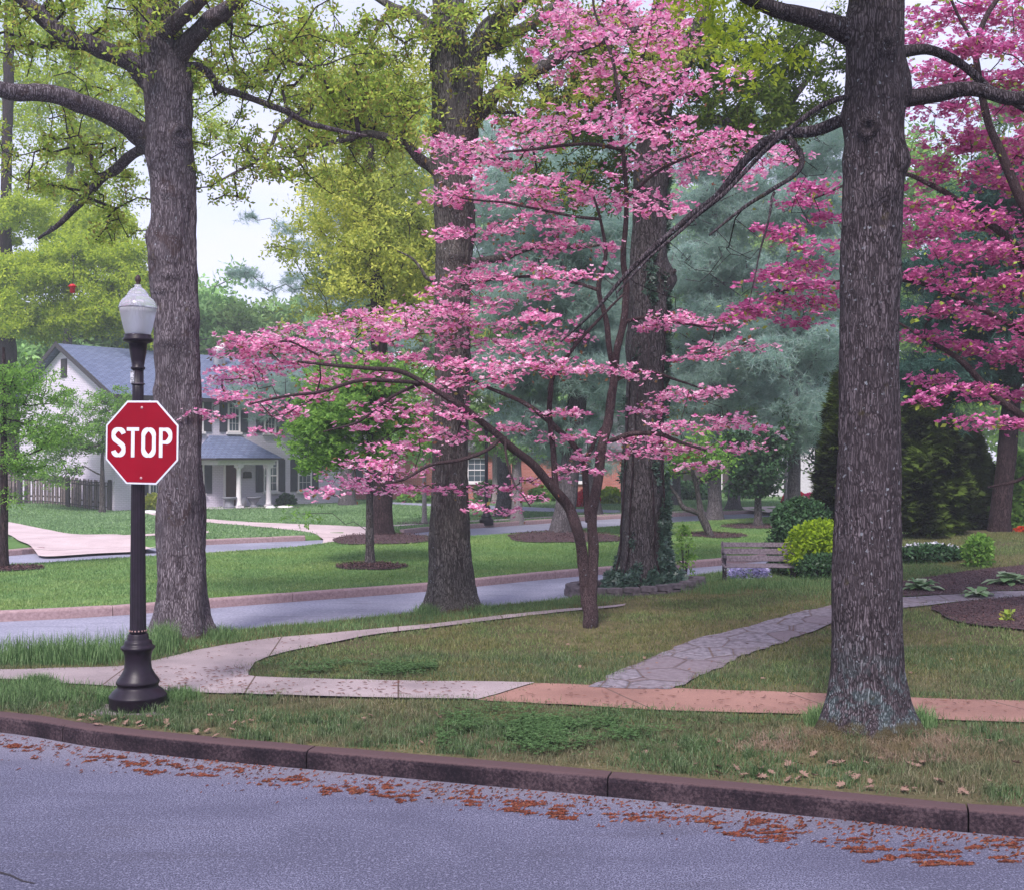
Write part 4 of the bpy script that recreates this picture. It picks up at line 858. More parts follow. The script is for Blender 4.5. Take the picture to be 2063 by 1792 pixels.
limb_t = bpy.data.objects['young_tree']; sk = Sk(); Yb = 33.5
limb(limb_t, 'limb', sk, Wl(Yb, [(1412, 1036), (1395, 1026), (1378, 1020), (1366, 1000), (1352, 975), (1345, 950)]), pxr(Yb, [6, 5.5, 5, 4, 2.5, 2]), B_ivy)
limb(limb_t, 'limb', sk, Wl(Yb, [(1402, 978), (1412, 968), (1425, 966), (1445, 955)]), pxr(Yb, [3, 3, 2.5, 1.5]), B_ivy)
gtree('holly_tree', 'small dark tree with a round low crown on the median before the far lawn', 1527, 1062, 38.5, 15, 900,
      [(1525, 940, 0, 50, 50, 1.0), (1500, 900, 0, 40, 40, .9), (1550, 890, 0, 50, 50, .9), (1530, 980, 0, 42, 18, .7)], 110, 7000, T_leaf, F_box, .16, B_ivy, None, 0, .35, .8)
gtree('young_tree', 'thin trunk of the small tree at the left edge, on the grass median', 8, 1146, 24.4, 16, 700,
      [(40, 930, 0, 60, 25, .8), (20, 850, 0, 60, 40, .9), (90, 870, 0, 70, 30, .8), (30, 760, 0, 70, 40, .9), (70, 800, 0, 60, 30, .8), (10, 1000, 0, 30, 15, .4)], 190, 3800, T_star, F_mid, .09, B_dark, None, 0, .34, .5, .35, tip=.007, step=.35)
gtree('redbud_tree', 'small spreading tree by the fence, low forked in front of the white gable wall', 206, 1036, 50, 12, 900,
      [(190, 880, 0, 70, 30, 1.3), (120, 900, 0, 70, 28, 1.2), (100, 950, 0, 60, 22, 1.0), (230, 820, 0, 40, 40, 1), (150, 830, 0, 60, 40, 1.1)], 220, 5200, T_star, F_mid, .15, B_ivy, None, 0, .55, .5, .3, tip=.012, step=.5, flare=.3)
gtree('young_tree', 'pale barked sapling in its own mulch ring left of the middle oak trunk', 855, 1052, 41.5, 9, 820,
      [(850, 880, 0, 50, 50, 1.1), (860, 820, 0, 40, 40, .9)], 60, 3000, T_leaf, F_far, .16, B_pale)
gtree('oak_tree', 'pale grey trunk on the far lawn just right of the small lamp post', 1041, 1048, 43, 20, 700,
      [(1040, 780, 0, 120, 60, 2), (1010, 700, 0, 110, 70, 2), (1020, 890, 0, 60, 30, 1.2)], 160, 10000, T_star, F_far, .24, B_pale)
gtree('oak_tree', 'thin pale trunk standing far behind the small lamp post', 998, 1013, 60, 12, 700,
      [(990, 860, 0, 70, 60, 2), (1000, 780, 0, 70, 50, 2)], 90, 6000, T_star, F_far, .26, B_pale)
gtree('oak_tree', 'broad grey trunk on the far bright lawn beside the green bin', 1478, 1024, 52.5, 24, 500,
      [(1480, 760, 0, 130, 100, 4), (1420, 640, 0, 120, 100, 4), (1540, 620, 0, 120, 100, 4)], 260, 14000, T_star, F_far, .30, B_far, None, 0, 1.0, .7,
      rows=[(1026, 1458, 1496), (1015, 1464, 1492), (990, 1467, 1491), (900, 1468, 1490), (760, 1470, 1488), (560, 1474, 1484)])
gtree('oak_tree', 'grey trunk on the far lawn half hidden by the dark shrub beside the nearest oak', 1652, 1034, 49, 22, 500,
      [(1650, 800, 0, 80, 90, 3), (1620, 700, 0, 80, 80, 3), (1680, 870, 0, 60, 60, 2)], 180, 11000, T_star, F_box, .24, B_far, None, 0, .8, .7)
gtree('oak_tree', 'grey far trunk showing between the ivy oak and the bent small tree', 1362, 1016, 58, 18, 600,
      [(1370, 880, 0, 70, 50, 2.5), (1350, 780, 0, 90, 70, 3)], 120, 8000, T_star, F_far, .27, B_far, None, 0, .8, .7)
tb = gtree('birch_tree', 'slender nearly bare white birch by the far driveway', 1583, 1040, 46, 8, 850,
      [(1580, 930, 0, 60, 60, 1.2), (1580, 880, 0, 30, 40, .8)], 90, 260, T_leaf, F_far, .12, B_pale, None, 0, .4, .7, tip=.014)
# pines behind
pine = [(1015, 985, 46, 'tall soft blue pine filling the gap right of the middle oak', [(1020, 700, 0, 110, 70, 3), (1040, 560, 0, 120, 70, 3), (1030, 420, 0, 100, 70, 3), (1060, 300, 0, 80, 60, 3)], F_pine, 0),
        (1195, 985, 48, 'blue grey pine whose trunk shows between the dogwood stems', [(1180, 820, 0, 120, 50, 3), (1210, 700, 0, 120, 60, 3), (1190, 560, 0, 130, 60, 3), (1200, 420, 0, 110, 60, 3), (1190, 300, 0, 90, 60, 3), (1150, 920, 0, 70, 26, 2)], F_pine, 0),
        (1440, 985, 44, 'broad teal pine behind the right half of the dogwood', [(1440, 780, 0, 110, 55, 3), (1480, 660, 0, 130, 60, 3), (1420, 540, 0, 130, 60, 3), (1460, 420, 0, 110, 60, 3), (1440, 300, 0, 100, 60, 3), (1400, 880, 0, 80, 30, 2)], F_pine, 0),
        (1600, 985, 40, 'teal pine directly left of the nearest oak trunk', [(1610, 820, 0, 80, 55, 2.5), (1600, 700, 0, 110, 60, 2.5), (1620, 560, 0, 110, 60, 2.5), (1610, 420, 0, 90, 60, 2.5), (1640, 300, 0, 80, 50, 2.5), (1560, 880, 0, 60, 30, 2)], F_pine, 0),
        (700, 985, 58, 'distant pine with long side boughs reaching left against the open sky', [(690, 560, 0, 90, 40, 3), (650, 500, 0, 60, 14, 1.5, 1), (560, 460, 0, 50, 6, 1, 1), (490, 435, 0, 36, 5, .8, 1.3), (660, 610, 0, 60, 12, 1.5, 1), (560, 580, 0, 50, 6, 1, 1), (490, 550, 0, 36, 6, .8, 1.3), (720, 680, 0, 110, 40, 3), (700, 400, 0, 80, 50, 3), (760, 260, 0, 80, 60, 3), (610, 800, 0, 80, 60, 2.5), (520, 780, -4, 60, 60, 2)], F_pine, 1)]
for px, py, Y, lb, bl, mt, k in pine:
    gtree('pine_tree', lb, px, py, Y, 26, bl[3][1]-80, bl, 420, 13000 if k else 17000, T_needle, mt, .25, B_far, None, 0, .6 if k else .75, .4, tip=.02, step=.8)
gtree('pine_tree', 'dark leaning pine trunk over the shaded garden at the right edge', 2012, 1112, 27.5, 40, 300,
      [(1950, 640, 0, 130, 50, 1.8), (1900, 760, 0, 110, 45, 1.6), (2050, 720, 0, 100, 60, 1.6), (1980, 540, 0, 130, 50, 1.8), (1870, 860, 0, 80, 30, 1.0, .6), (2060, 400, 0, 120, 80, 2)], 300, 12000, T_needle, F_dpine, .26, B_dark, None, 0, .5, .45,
      rows=[(1118, 1988, 2042), (1105, 1992, 2036), (1050, 1996, 2034), (1000, 2000, 2038), (950, 2006, 2044), (880, 2014, 2050), (750, 2026, 2056), (500, 2036, 2060), (300, 2040, 2058)])
gtree('oak_tree', 'ivy darkened trunk at the left edge behind the fence with yellow green crown', 18, 1000, 60, 30, -100,
      [(60, 560, -2, 110, 50, 3), (260, 520, -2, 60, 60, 2, .7), (270, 640, -2, 50, 40, 2, .7), (170, 530, -2, 110, 50, 3), (240, 600, -2, 70, 50, 3), (100, 640, -2, 120, 40, 3), (60, 450, 0, 80, 40, 3), (200, 450, 0, 80, 30, 2)], 380, 26000, T_star, F_yel, .24, B_dark, None, -6, .8, .65,
      rows=[(1022, -2, 44), (960, 0, 40), (850, 0, 38), (760, -2, 34), (640, -2, 28), (540, -6, 24), (450, 2, 22), (300, 4, 24), (100, 8, 28), (-150, 14, 28)])
gtree('oak_tree', 'thin leafed tree high behind the left oak limbs', 130, 1000, 66, 20, -200,
      [(120, 250, 0, 130, 110, 4), (240, 180, 0, 120, 110, 4), (60, 100, 0, 110, 100, 4), (400, 220, -2, 80, 100, 3, .7), (250, 60, 0, 130, 100, 4), (160, 400, 0, 120, 60, 3)], 380, 15000, T_star, F_yel, .27, B_far, None, 20, .9, .7)
# the far belt of trees
belt = [(30, 74, 'low green tree behind the left end of the fence', [(30, 720, 0, 110, 60, 4), (20, 850, 0, 90, 70, 4)]),
        (230, 78, 'rounded green tree rising behind the white house gable', [(240, 660, 0, 100, 50, 4), (160, 690, 0, 80, 60, 4)]),
        (440, 84, 'pale tree top above the white house roof just right of the left oak', [(430, 650, 0, 70, 60, 4), (480, 680, 0, 80, 50, 4)]),
        (590, 88, 'round yellow green tree top behind the white house chimney', [(560, 690, 0, 80, 55, 4), (640, 670, 0, 70, 50, 4)]),
        (760, 84, 'tall pale tree behind the red brick house', [(780, 640, 0, 110, 90, 5), (720, 800, 0, 120, 90, 5), (820, 880, 0, 100, 60, 4)]),
        (900, 90, 'hazy tree high behind the middle oak', [(900, 480, 0, 140, 120, 5), (860, 300, 0, 140, 120, 5), (930, 700, 0, 120, 110, 5), (940, 880, 0, 90, 70, 4)]),
        (1100, 88, 'hazy tree filling the back between the two big trunks', [(1090, 800, 0, 120, 110, 5), (1120, 600, 0, 120, 120, 5), (1100, 940, 0, 110, 35, 4)]),
        (1300, 90, 'far green tree behind the ivy oak', [(1300, 860, 0, 140, 90, 5), (1310, 640, 0, 130, 140, 5), (1270, 950, 0, 90, 30, 3), (1330, 420, 0, 120, 120, 5)]),
        (1450, 92, 'far dark tree above the green bin', [(1430, 900, 0, 130, 60, 5), (1500, 750, 0, 120, 110, 5), (1480, 560, 0, 130, 120, 5)]),
        (1640, 86, 'far tree behind the azaleas left of the nearest oak', [(1620, 880, 0, 130, 70, 5), (1640, 700, 0, 110, 130, 5), (1650, 480, 0, 120, 130, 5)]),
        (1850, 70, 'shadowy tree behind the arborvitae', [(1860, 800, 0, 130, 110, 5), (1880, 600, 0, 130, 130, 5), (1850, 400, 0, 120, 120, 5)]),
        (2040, 72, 'shadowy tree behind the dark leaning pine', [(2050, 820, 0, 120, 120, 5), (2040, 560, 0, 140, 150, 5), (2080, 300, 0, 120, 150, 5)])]
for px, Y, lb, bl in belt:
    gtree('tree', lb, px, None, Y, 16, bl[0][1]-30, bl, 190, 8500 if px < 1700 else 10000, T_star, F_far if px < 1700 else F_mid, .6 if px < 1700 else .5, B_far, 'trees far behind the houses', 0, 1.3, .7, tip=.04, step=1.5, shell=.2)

# ---- shrubs
def shrub(name, label, px, py, Y, rpx, hpx, nL, T, mat, size, cat='shrub', cone=0, up=.1, group=None, n_bl=14, stem=B_dark, noisea=.25, ry=None, zb=None, ow=0, onest=False):
    """a bush standing at (px, py), rpx wide and hpx high on the picture"""
    if Y is None: x, Y = G(px, py)
    else: x = (px-CX)/FPX*Y
    z = terr(x, Y) if Y < 28 else terrM(x, Y) if Y < 50 else .14
    if zb is not None: z = zb
    t = thing(name, label, cat, (x, Y, z), 0, group); R = rpx/FPX*Y; H = hpx/FPX*Y; RY = ry or R; sd = px*.137
    k = rng.random(nL); th = rng.random(nL)*2*math.pi; u = rng.random(nL)**.8; P = np.zeros((nL, 3))
    depth = 1-.45*rng.random(nL)**1.8
    for i in range(nL):
        a, h = th[i], u[i]
        if cone: prof_ = (1-h)**.62*(.72+.28*min(1, h*9))
        else: prof_ = math.sqrt(max(0, 1-(2*h-.84)**2/1.346)) if h > .42 else .8+.2*math.sin(h/.42*math.pi/2)
        nn = 1+noisea*mnoise.noise(Vector((math.cos(a)*1.8+sd, math.sin(a)*1.8, h*H/R*1.6)))*1.6+noisea*.5*mnoise.noise(Vector((math.cos(a)*5, math.sin(a)*5+sd, h*5)))
        q = prof_*nn*depth[i]; P[i] = (R*q*math.cos(a), RY*q*math.sin(a), H*(.03+.97*h)*(.9+.1*nn))
    V, F = scatter(T[0], T[1], P, frames(nL, up), size*(.65+.7*rng.random(nL)))
    if not onest:
        mb = MB()
        for i in range(7):
            a = i*2.4; mb.tube([(.08*R*math.cos(a), .08*R*math.sin(a), -.03), (.3*R*math.cos(a), .3*RY*math.sin(a), H*.35), (.5*R*math.cos(a+.3), .5*RY*math.sin(a+.3), H*.7)] if not cone else [(.05*R*math.cos(a), .05*R*math.sin(a), -.03), (.2*R*math.cos(a), .2*RY*math.sin(a), H*.4), (.1*R*math.cos(a), .1*RY*math.sin(a), H*.8)], [.03*H**.5*min(1, R/.4), .022*H**.5*min(1, R/.4), .01*min(1, R/.4)], 5)
        mb.build('stems', stem, t)
    link('foliage', np_mesh('foliage', V, F), mat, t); return t
shrub('shrub', 'rounded dark green shrub beside the right end of the bench', 1615, 1152, 22.8, 66, 150, 15000, T_leaf, F_box, .075)
shrub('shrub', 'bright lime yellow shrub between the bench and the nearest oak', 1662, 1158, 20.6, 75, 118, 5200, T_leaf, F_lime, .085, up=.35, noisea=.4)
shrub('arborvitae', 'tall dark conical evergreen directly behind the nearest oak trunk', 1700, 1150, 24.5, 62, 360, 11000, T_spray, F_arb, .2, 'evergreen', 1, .5)
shrub('arborvitae', 'massive dark evergreen just right of the nearest oak with white flowers at its foot', 1865, 1112, 27, 92, 290, 19000, T_spray, F_arb, .2, 'evergreen', 1, .5, noisea=.42)
shrub('arborvitae', 'smaller dark evergreen behind, between the big evergreen and the leaning pine trunk', 1960, 1105, 30, 58, 220, 11000, T_spray, F_arb, .2, 'evergreen', 1, .5, noisea=.42)
shrub('shrub', 'loose green bush in the shade right of the leaning pine trunk', 2062, 1095, 29, 48, 190, 6000, T_leaf, F_mid, .16)
shrub('shrub', 'dark shrub low under the bright lime bush beside the nearest oak', 1660, 1168, 20.0, 60, 48, 4000, T_leaf, F_box, .07)
shrub('shrub', 'small leafy green bush at the top of the mulch bed', 1972, 1140, None, 28, 62, 900, T_leaf, F_mid, .085, up=.3)
shrub('flower_patch', 'white flowering plants at the foot of the big dark evergreen', 1875, 1126, None, 72, 32, 170, T_flower, leafmat('white_flowers', [(.6, .6, .66), (.8, .8, .86)], .3), .075, 'flowers', up=.3, ry=.3)
shrub('groundcover', 'dark leafy groundcover under the white flowers', 1880, 1130, None, 75, 30, 2200, T_leaf, F_box, .08, 'plant', up=.3, ry=.35)
shrub('flower_patch', 'low orange red flowers at the right edge under the trees', 2058, 1098, 27, 16, 12, 130, T_flower, leafmat('orange_flowers', [(.5, .04, .02), (.65, .08, .03)], .3), .05, 'flowers', up=.3)
shrub('flower_patch', 'pale violet ground flowers beneath the bench', 1512, 1176, 21.5, 44, 34, 900, T_flower, leafmat('violet_flowers', [(.45, .42, .72), (.65, .6, .85), (.3, .26, .5)], .3), .05, 'flowers', up=.5, ry=.4)
for px, py, Y, r_, h_, mt, lb in ((1183, 1006, 56, 24, 32, 'red_azalea', 'crimson azalea behind the dogwood stems on the far lawn'), (1600, 990, 58, 22, 24, 'red_azalea', 'deep red azalea by the far white house'), (1632, 985, 57, 13, 22, 'magenta_azalea', 'vivid magenta azalea right of the birch')):
    m_ = bpy.data.materials.get(mt) or leafmat(mt, [(.5, .01, .03), (.7, .02, .06)] if mt[0] == 'r' else [(.7, .02, .2), (.85, .05, .3)], .3)
    shrub('azalea', lb, px, None, Y, r_, h_, 1800, T_flower, m_, .22, up=.3)
for px, Y, r_, h_, mt, lb in ((424, 56.5, 17, 32, F_far, 'soft green bush at the left foot of the white porch'), (577, 58, 14, 17, F_box, 'small dark clipped bush right of the porch columns'), (650, 62, 26, 28, F_rose, 'dusky pink bush at the right corner of the white house'), (308, 52.6, 18, 26, F_gold, 'yellowish bush under the ground floor window of the white house'), (408, 55.5, 9, 17, F_rose, 'small pink bush left of the green one by the porch'),
                          (1228, 60, 22, 28, F_lime, 'yellow green bush left of the ivy oak on the far lawn'), (835, 62, 30, 16, F_mid, 'low green foundation bushes before the red brick wall'), (985, 62, 26, 40, F_far, 'bright green shrub behind the small lamp post'), (1390, 66, 50, 34, F_box, 'dark hedge across the back of the far lawn'), (1500, 68, 40, 44, F_box, 'dark clump of shrubs right of the green bin'), (1295, 64, 34, 40, F_mid, 'shrub behind the ivy oak on the far lawn'), (1110, 64, 40, 30, F_mid, 'wide low shrub behind the blue pine mound')):
    shrub('shrub', lb, px, None, Y, r_, h_, 2600, T_leaf, mt, .2, up=.25)
# hostas and small plants
def hosta(label, px, py, s=1.0, n=34, mt=None):
    x, Y = G(px, py); t = thing('hosta', label, 'plant', (x, Y, terr(x, Y)), 0, 'striped hostas in the mulch bed'); V = []; F = []; W_ = []
    for i in range(n):
        a = i*2.4+random.random()*.4; l = s*random.uniform(.2, .36); wd = l*.19; el = random.uniform(.5, 1.25); b = len(V)
        for j, (q, w_) in enumerate(((0, .15), (.35, .8), (.7, 1), (1, .05))):
            d = l*q; hz = d*math.sin(el)-q*q*l*.55; rr = d*math.cos(el)*1.2
            for sg in (-1, 1): V.append((rr*math.cos(a)-sg*wd*w_*math.sin(a), rr*math.sin(a)+sg*wd*w_*math.cos(a), hz+.02+.15*wd*w_))
        for j in range(3): F.append((b+2*j, b+2*j+1, b+2*j+3, b+2*j+2))
    m_ = bpy.data.materials.get('hosta_leaves') or leafmat('hosta_leaves', [(.10, .22, .09), (.30, .42, .24), (.14, .28, .10), (.45, .52, .36)], .3)
    link('foliage', np_mesh('foliage', np.array(V), np.array(F)), m_, t)
hosta('striped hosta nearest the big oak in the upper mulch bed', 1855, 1190, 1.25, 40)
hosta('small striped hosta beside the narrow stone walk', 1970, 1203, 1.0, 30)
hosta('large striped hosta at the right edge of the upper mulch bed', 2035, 1178, 1.35, 44)
shrub('seedling', 'tiny green seedling in the lower mulch bed', 2030, 1252, None, 10, 22, 60, T_leaf, F_oak, .07, 'plant', up=.3, onest=True)
shrub('seedling', 'tall weedy green sapling leaning out right of the ivy trunk', 1380, 1092, 20.6, 17, 118, 100, T_maple, F_mid, .10, 'plant', up=.3)
# ------------------------------------------------------------ street lamp
M_iron = plain('lamp_paint', (.012, .007, .014), .40, .35, 14, 0, .25, .001)
M_iron2 = plain('worn_iron', (.05, .035, .05), .5, .4, 20, 0, .5, .002)
m, nt_ = nm('ribbed_glass'); v = coords(nt_); sx = nt_.nodes.new('ShaderNodeSeparateXYZ'); nt_.links.new(v, sx.inputs[0])
an = math_(nt_, 'ARCTAN2', sx.outputs[1], sx.outputs[0]); rb = math_(nt_, 'SINE', math_(nt_, 'MULTIPLY', an, 72.0))
M_globe = finish(m, nt_, (.84, .84, .94), .3, rb, .004, .8, spec=.6, **{'Transmission Weight': .75, 'IOR': 1.35})
M_cap = finish(*nm('clear_acrylic'), (.82, .82, .92), .16, None, spec=.9, **{'Transmission Weight': .75, 'IOR': 1.3})
def lamp(label, px, py, group, sc=None, Yz=None):
    x, Y = G(px, py, Yz); z = terr(x, Y) if Yz is None else Yz; t = thing('street_lamp', label, 'street lamp', (x, Y, z), 0, group); s = 10.58/FPX
    h = lambda yy: (1425-yy)*s
    PR = lambda l: [(r*s, h(y)) for r, y in l]
    a = MB(); a.lathe(PR([(56, 1440), (56, 1401), (57, 1399), (55, 1397), (50, 1390), (41.5, 1383), (40, 1381), (40, 1375.5), (42, 1374.5), (42.5, 1371), (40, 1366), (34, 1358), (27, 1345), (25.5, 1331), (26, 1318), (29, 1309), (32, 1306), (33.5, 1303), (33, 1300), (29, 1298), (27.5, 1295), (27, 1292), (26, 1289), (22, 1287), (21, 1285), (21.5, 1282), (20, 1280.5), (20.5, 1277), (19, 1275), (16.5, 1274)]), 40); a.build('base', M_iron, t)
    a = MB(); a.lathe(PR([(16.8, 1275), (16.8, 1268), (16.2, 1262), (13.3, 975), (11.2, 800), (11, 742)]), 96, flute=16, fz=(h(1262)-.01, h(760))); a.build('pole', M_iron, t)
    a = MB()
    for i in range(16):
        an_ = 2*math.pi*i/16; a.box(-.006, .006, -.004, .004, h(1268)-.006, h(1268)+.006); 
        for vv in a.bm.verts[-8:]: vv.co = Vector((vv.co.x*math.cos(an_)-(vv.co.y+16.9*s)*math.sin(an_), vv.co.x*math.sin(an_)+(vv.co.y+16.9*s)*math.cos(an_), vv.co.z))
    a.build('rivets', plain('rivet_rust', (.35, .22, .2), .5), t)
    a = MB(); a.lathe(PR([(11.5, 743), (14, 741), (14, 738), (11.8, 736), (13.5, 724), (16.5, 706), (18, 690), (22, 688.5), (28, 686), (29.5, 683), (29, 679.5), (26, 678), (26.5, 672.5), (24, 672)]), 40)
    a.build('fitter', M_iron, t)
    g = MB(); g.lathe(PR([(24, 673), (25.5, 668), (28.5, 658), (32, 643), (34.8, 629), (36.3, 619)]), 48); gl = g.build('globe', M_globe, t)
    g = MB(); g.lathe(PR([(37.2, 618.7), (37.2, 616.5), (36, 611), (33, 605), (29.5, 600.5), (25.5, 597.2), (24.8, 596.8), (24.5, 595.3), (22, 594.5), (20.5, 590), (18, 585.5), (14, 581), (10, 578), (7, 576), (6.5, 575), (6.5, 571)]), 48); g.build('cap', M_cap, gl)
    g = MB(); g.lathe(PR([(3.5, 571.5), (4.5, 570), (3.2, 568), (5.6, 564), (6, 560), (5, 555), (1.5, 551)]), 12); g.build('finial', plain('finial_paint', (.03, .012, .015), .6), t)
    g = MB(); g.lathe(PR([(5, 672), (6, 650), (6, 622), (3, 615)]), 12); g.build('bulb', plain('bulb_glass', (.55, .55, .62), .3), gl)
    return t
L1 = lamp('black fluted lamp post carrying the stop sign, acorn globe on top', 278, 1425, 'acorn globe lamp posts')
s_ = 10.58/FPX
a = MB(); a.tube([(.0145*6*math.cos(q), .0145*6*math.sin(q), 0) for q in np.linspace(0, 6.28, 13)], .006, 4)
mb = MB(); mb.box(-.052, -.018, -.056, -.045, (1425-770)*s_, (1425-746)*s_); mb.build('number_tag', plain('tag_vinyl', (.5, .5, .55), .5), L1)
a.bm.free()
mb = MB(); mb.lathe([(.058, (1425-773)*s_), (.062, (1425-773)*s_+.004), (.062, (1425-773)*s_+.012), (.058, (1425-773)*s_+.016)], 20); mb.build('band', M_iron2, L1)
mb = MB(); mb.box(-.36, .33, -.30, .31, -.12, .006); mb.build('concrete_footing', plain('footing_concrete', (.20, .165, .175), .9, .3, 30, bump=.01), L1, .01)
mb = MB(); tagm = plain('tag_ink', (.03, .03, .04), .5)
zz = (1425-757.5)*s_
for i, seg in enumerate((('l', 'r', 'm'), ('r',), ('t', 'b', 'r', 'l'), ('t', 'm', 'b', 'r'))):
    z1 = zz+.045-i*.032
    for q in seg:
        b = {'l': (-.072, -.068, -.011, .011), 'r': (-.05, -.046, -.011, .011), 'm': (-.068, -.05, -.002, .002), 't': (-.068, -.05, .008, .011), 'b': (-.068, -.05, -.011, -.008)}[q]
        mb.box(b[0]*1.0+.024, b[1]*1.0+.024, -.0585, -.0562, z1+b[2], z1+b[3])
mb.build('tag_number', tagm, L1)
lamp('small distant black lamp post on the far lawn, top hidden by pink blossom', 980, 1053, 'acorn globe lamp posts', Yz=.14)

# ------------------------------------------------------------ stop sign
sg = thing('stop_sign', 'red octagonal STOP sign with white border mounted on the black lamp post', 'sign', tuple(W(285.5, 891, 10.50)), math.radians(-16))
sg.rotation_euler[1] = math.radians(.8)
M_red = plain('sign_red', (.22, .0, .012), .6, .13, 2.2, 0, .12, .0002); M_wht = plain('sign_white', (.62, .64, .74), .4, .08, 30, 0, .4, .0005)
R0 = .382; oct_ = lambda r: [(r*math.cos(math.pi/8+i*math.pi/4)/math.cos(math.pi/8), r*math.sin(math.pi/8+i*math.pi/4)/math.cos(math.pi/8)) for i in range(8)]
mb = MB(); mb.prism(oct_(R0), 0, .004); mb.build('border', M_wht, sg, .001)
mb = MB(); mb.prism(oct_(R0-.017), -.0022, -.0004); mb.build('panel', M_red, sg)
mb = MB()
def ribbon(pts, wd, y0=-.0044, y1=-.0024):
    P = [Vector((p[0], p[1])) for p in pts]; a = []; b = []
    for i, p in enumerate(P):
        t = (P[min(i+1, len(P)-1)]-P[max(i-1, 0)]).normalized(); n = Vector((-t.y, t.x)); ww = wd*(.5 if not isinstance(wd, tuple) else .5)
        sx_ = 1.15*abs(n.x)+.92*abs(n.y); a.append(p+n*ww*sx_); b.append(p-n*ww*sx_)
    V = [[mb.bm.verts.new((q.x, y, q.y)) for q in l] for l in (a, b) for y in (y0, y1)]
    for i in range(len(P)-1):
        for r, q in ((0, 2), (1, 3), (0, 1), (2, 3)): mb.bm.faces.new((V[r][i], V[r][i+1], V[q][i+1], V[q][i]))
    for e_ in (0, -1): mb.bm.faces.new((V[0][e_], V[1][e_], V[3][e_], V[2][e_]))
wd = .034
def arc(cx, cz, rx, rz, a0, a1, n=14): return [(cx+rx*math.cos(math.radians(a0+(a1-a0)*i/n)), cz+rz*math.sin(math.radians(a0+(a1-a0)*i/n))) for i in range(n+1)]
# S
cx_ = -.244; rx_ = .055; rz_ = .052
ribbon(arc(cx_, .066, rx_, rz_, 12, 180, 12)+arc(cx_, .066, rx_, rz_*1.05, 190, 248, 5)+arc(cx_, -.066, rx_, rz_*1.1, 62, 0, 5)[0:]+arc(cx_, -.066, rx_, rz_, -10, -168, 14), wd)
mb.box(-.157, -.027, -.0044, -.0024, .104, .136); mb.box(-.110, -.073, -.0044, -.0024, -.135, .1035)
O = arc(.0745, .055, .056, .063, 0, 180, 16)+arc(.0745, -.055, .056, .063, 180, 360, 16); O.append(O[0])
ribbon(O, wd)
mb.box(.184, .221, -.0044, -.0024, -.135, .135)
ribbon([(.2215, .119), (.25, .119)]+arc(.25, .061, .052, .058, 80, -80, 14)+[(.25, .003), (.2215, .003)], wd*.95)
mb.build('letters', M_wht, sg)
for z in (.318, -.325):
    mb = MB(); mb.lathe([(.013, 0), (.013, .003), (.008, .007), (0.002, .008)], 12); b = mb.build('bolt', plain('bolt_head', (.5, .3, .32), .4, metal=.3), sg)
    b.rotation_euler = (math.radians(90), 0, 0); b.location = (.0, -.0025, z)
for z in (.24, -.26):
    mb = MB(); mb.box(-.03, .03, .0045, .05, -.02, .02); mb.tube([(.065*math.cos(q), .105+.065*math.sin(q), 0) for q in np.linspace(0, 6.28, 17)], .008, 5)
    mb.build('bracket', M_iron2, sg, loc=(-.02, 0, z))

# ------------------------------------------------------------ stone edging of the ivy oak
ed = thing('stone_edging', 'low ring of rough grey stone blocks round the ivy covered oak', 'edging', (2.15, 19.95, .2)); M_blk = plain('rough_block', (.16, .135, .15), .95, .4, 12, 0, .1, .03)
for row in range(2):
    n = 26
    for i in range(n):
        a0 = 2*math.pi*(i+.5*row)/n; a1 = a0+2*math.pi/n*.965; pts = []
        rx2, ry2 = 1.24-row*.02, .98-row*.02
        out = [(rx2*math.cos(q), ry2*math.sin(q)) for q in np.linspace(a0, a1, 4)]; inn = [((rx2-.2)*math.cos(q), (ry2-.2)*math.sin(q)) for q in np.linspace(a1, a0, 4)]
        am = (a0+a1)/2; zb_ = terr(2.15+rx2*math.cos(am), 19.95+ry2*math.sin(am))-.2
        mb = MB(); mb.prism(out+inn, zb_-.06+row*.105+random.uniform(0, .008), zb_+.04+row*.085+random.uniform(0, .01), 'z'); mb.build('block', M_blk, ed, .012)
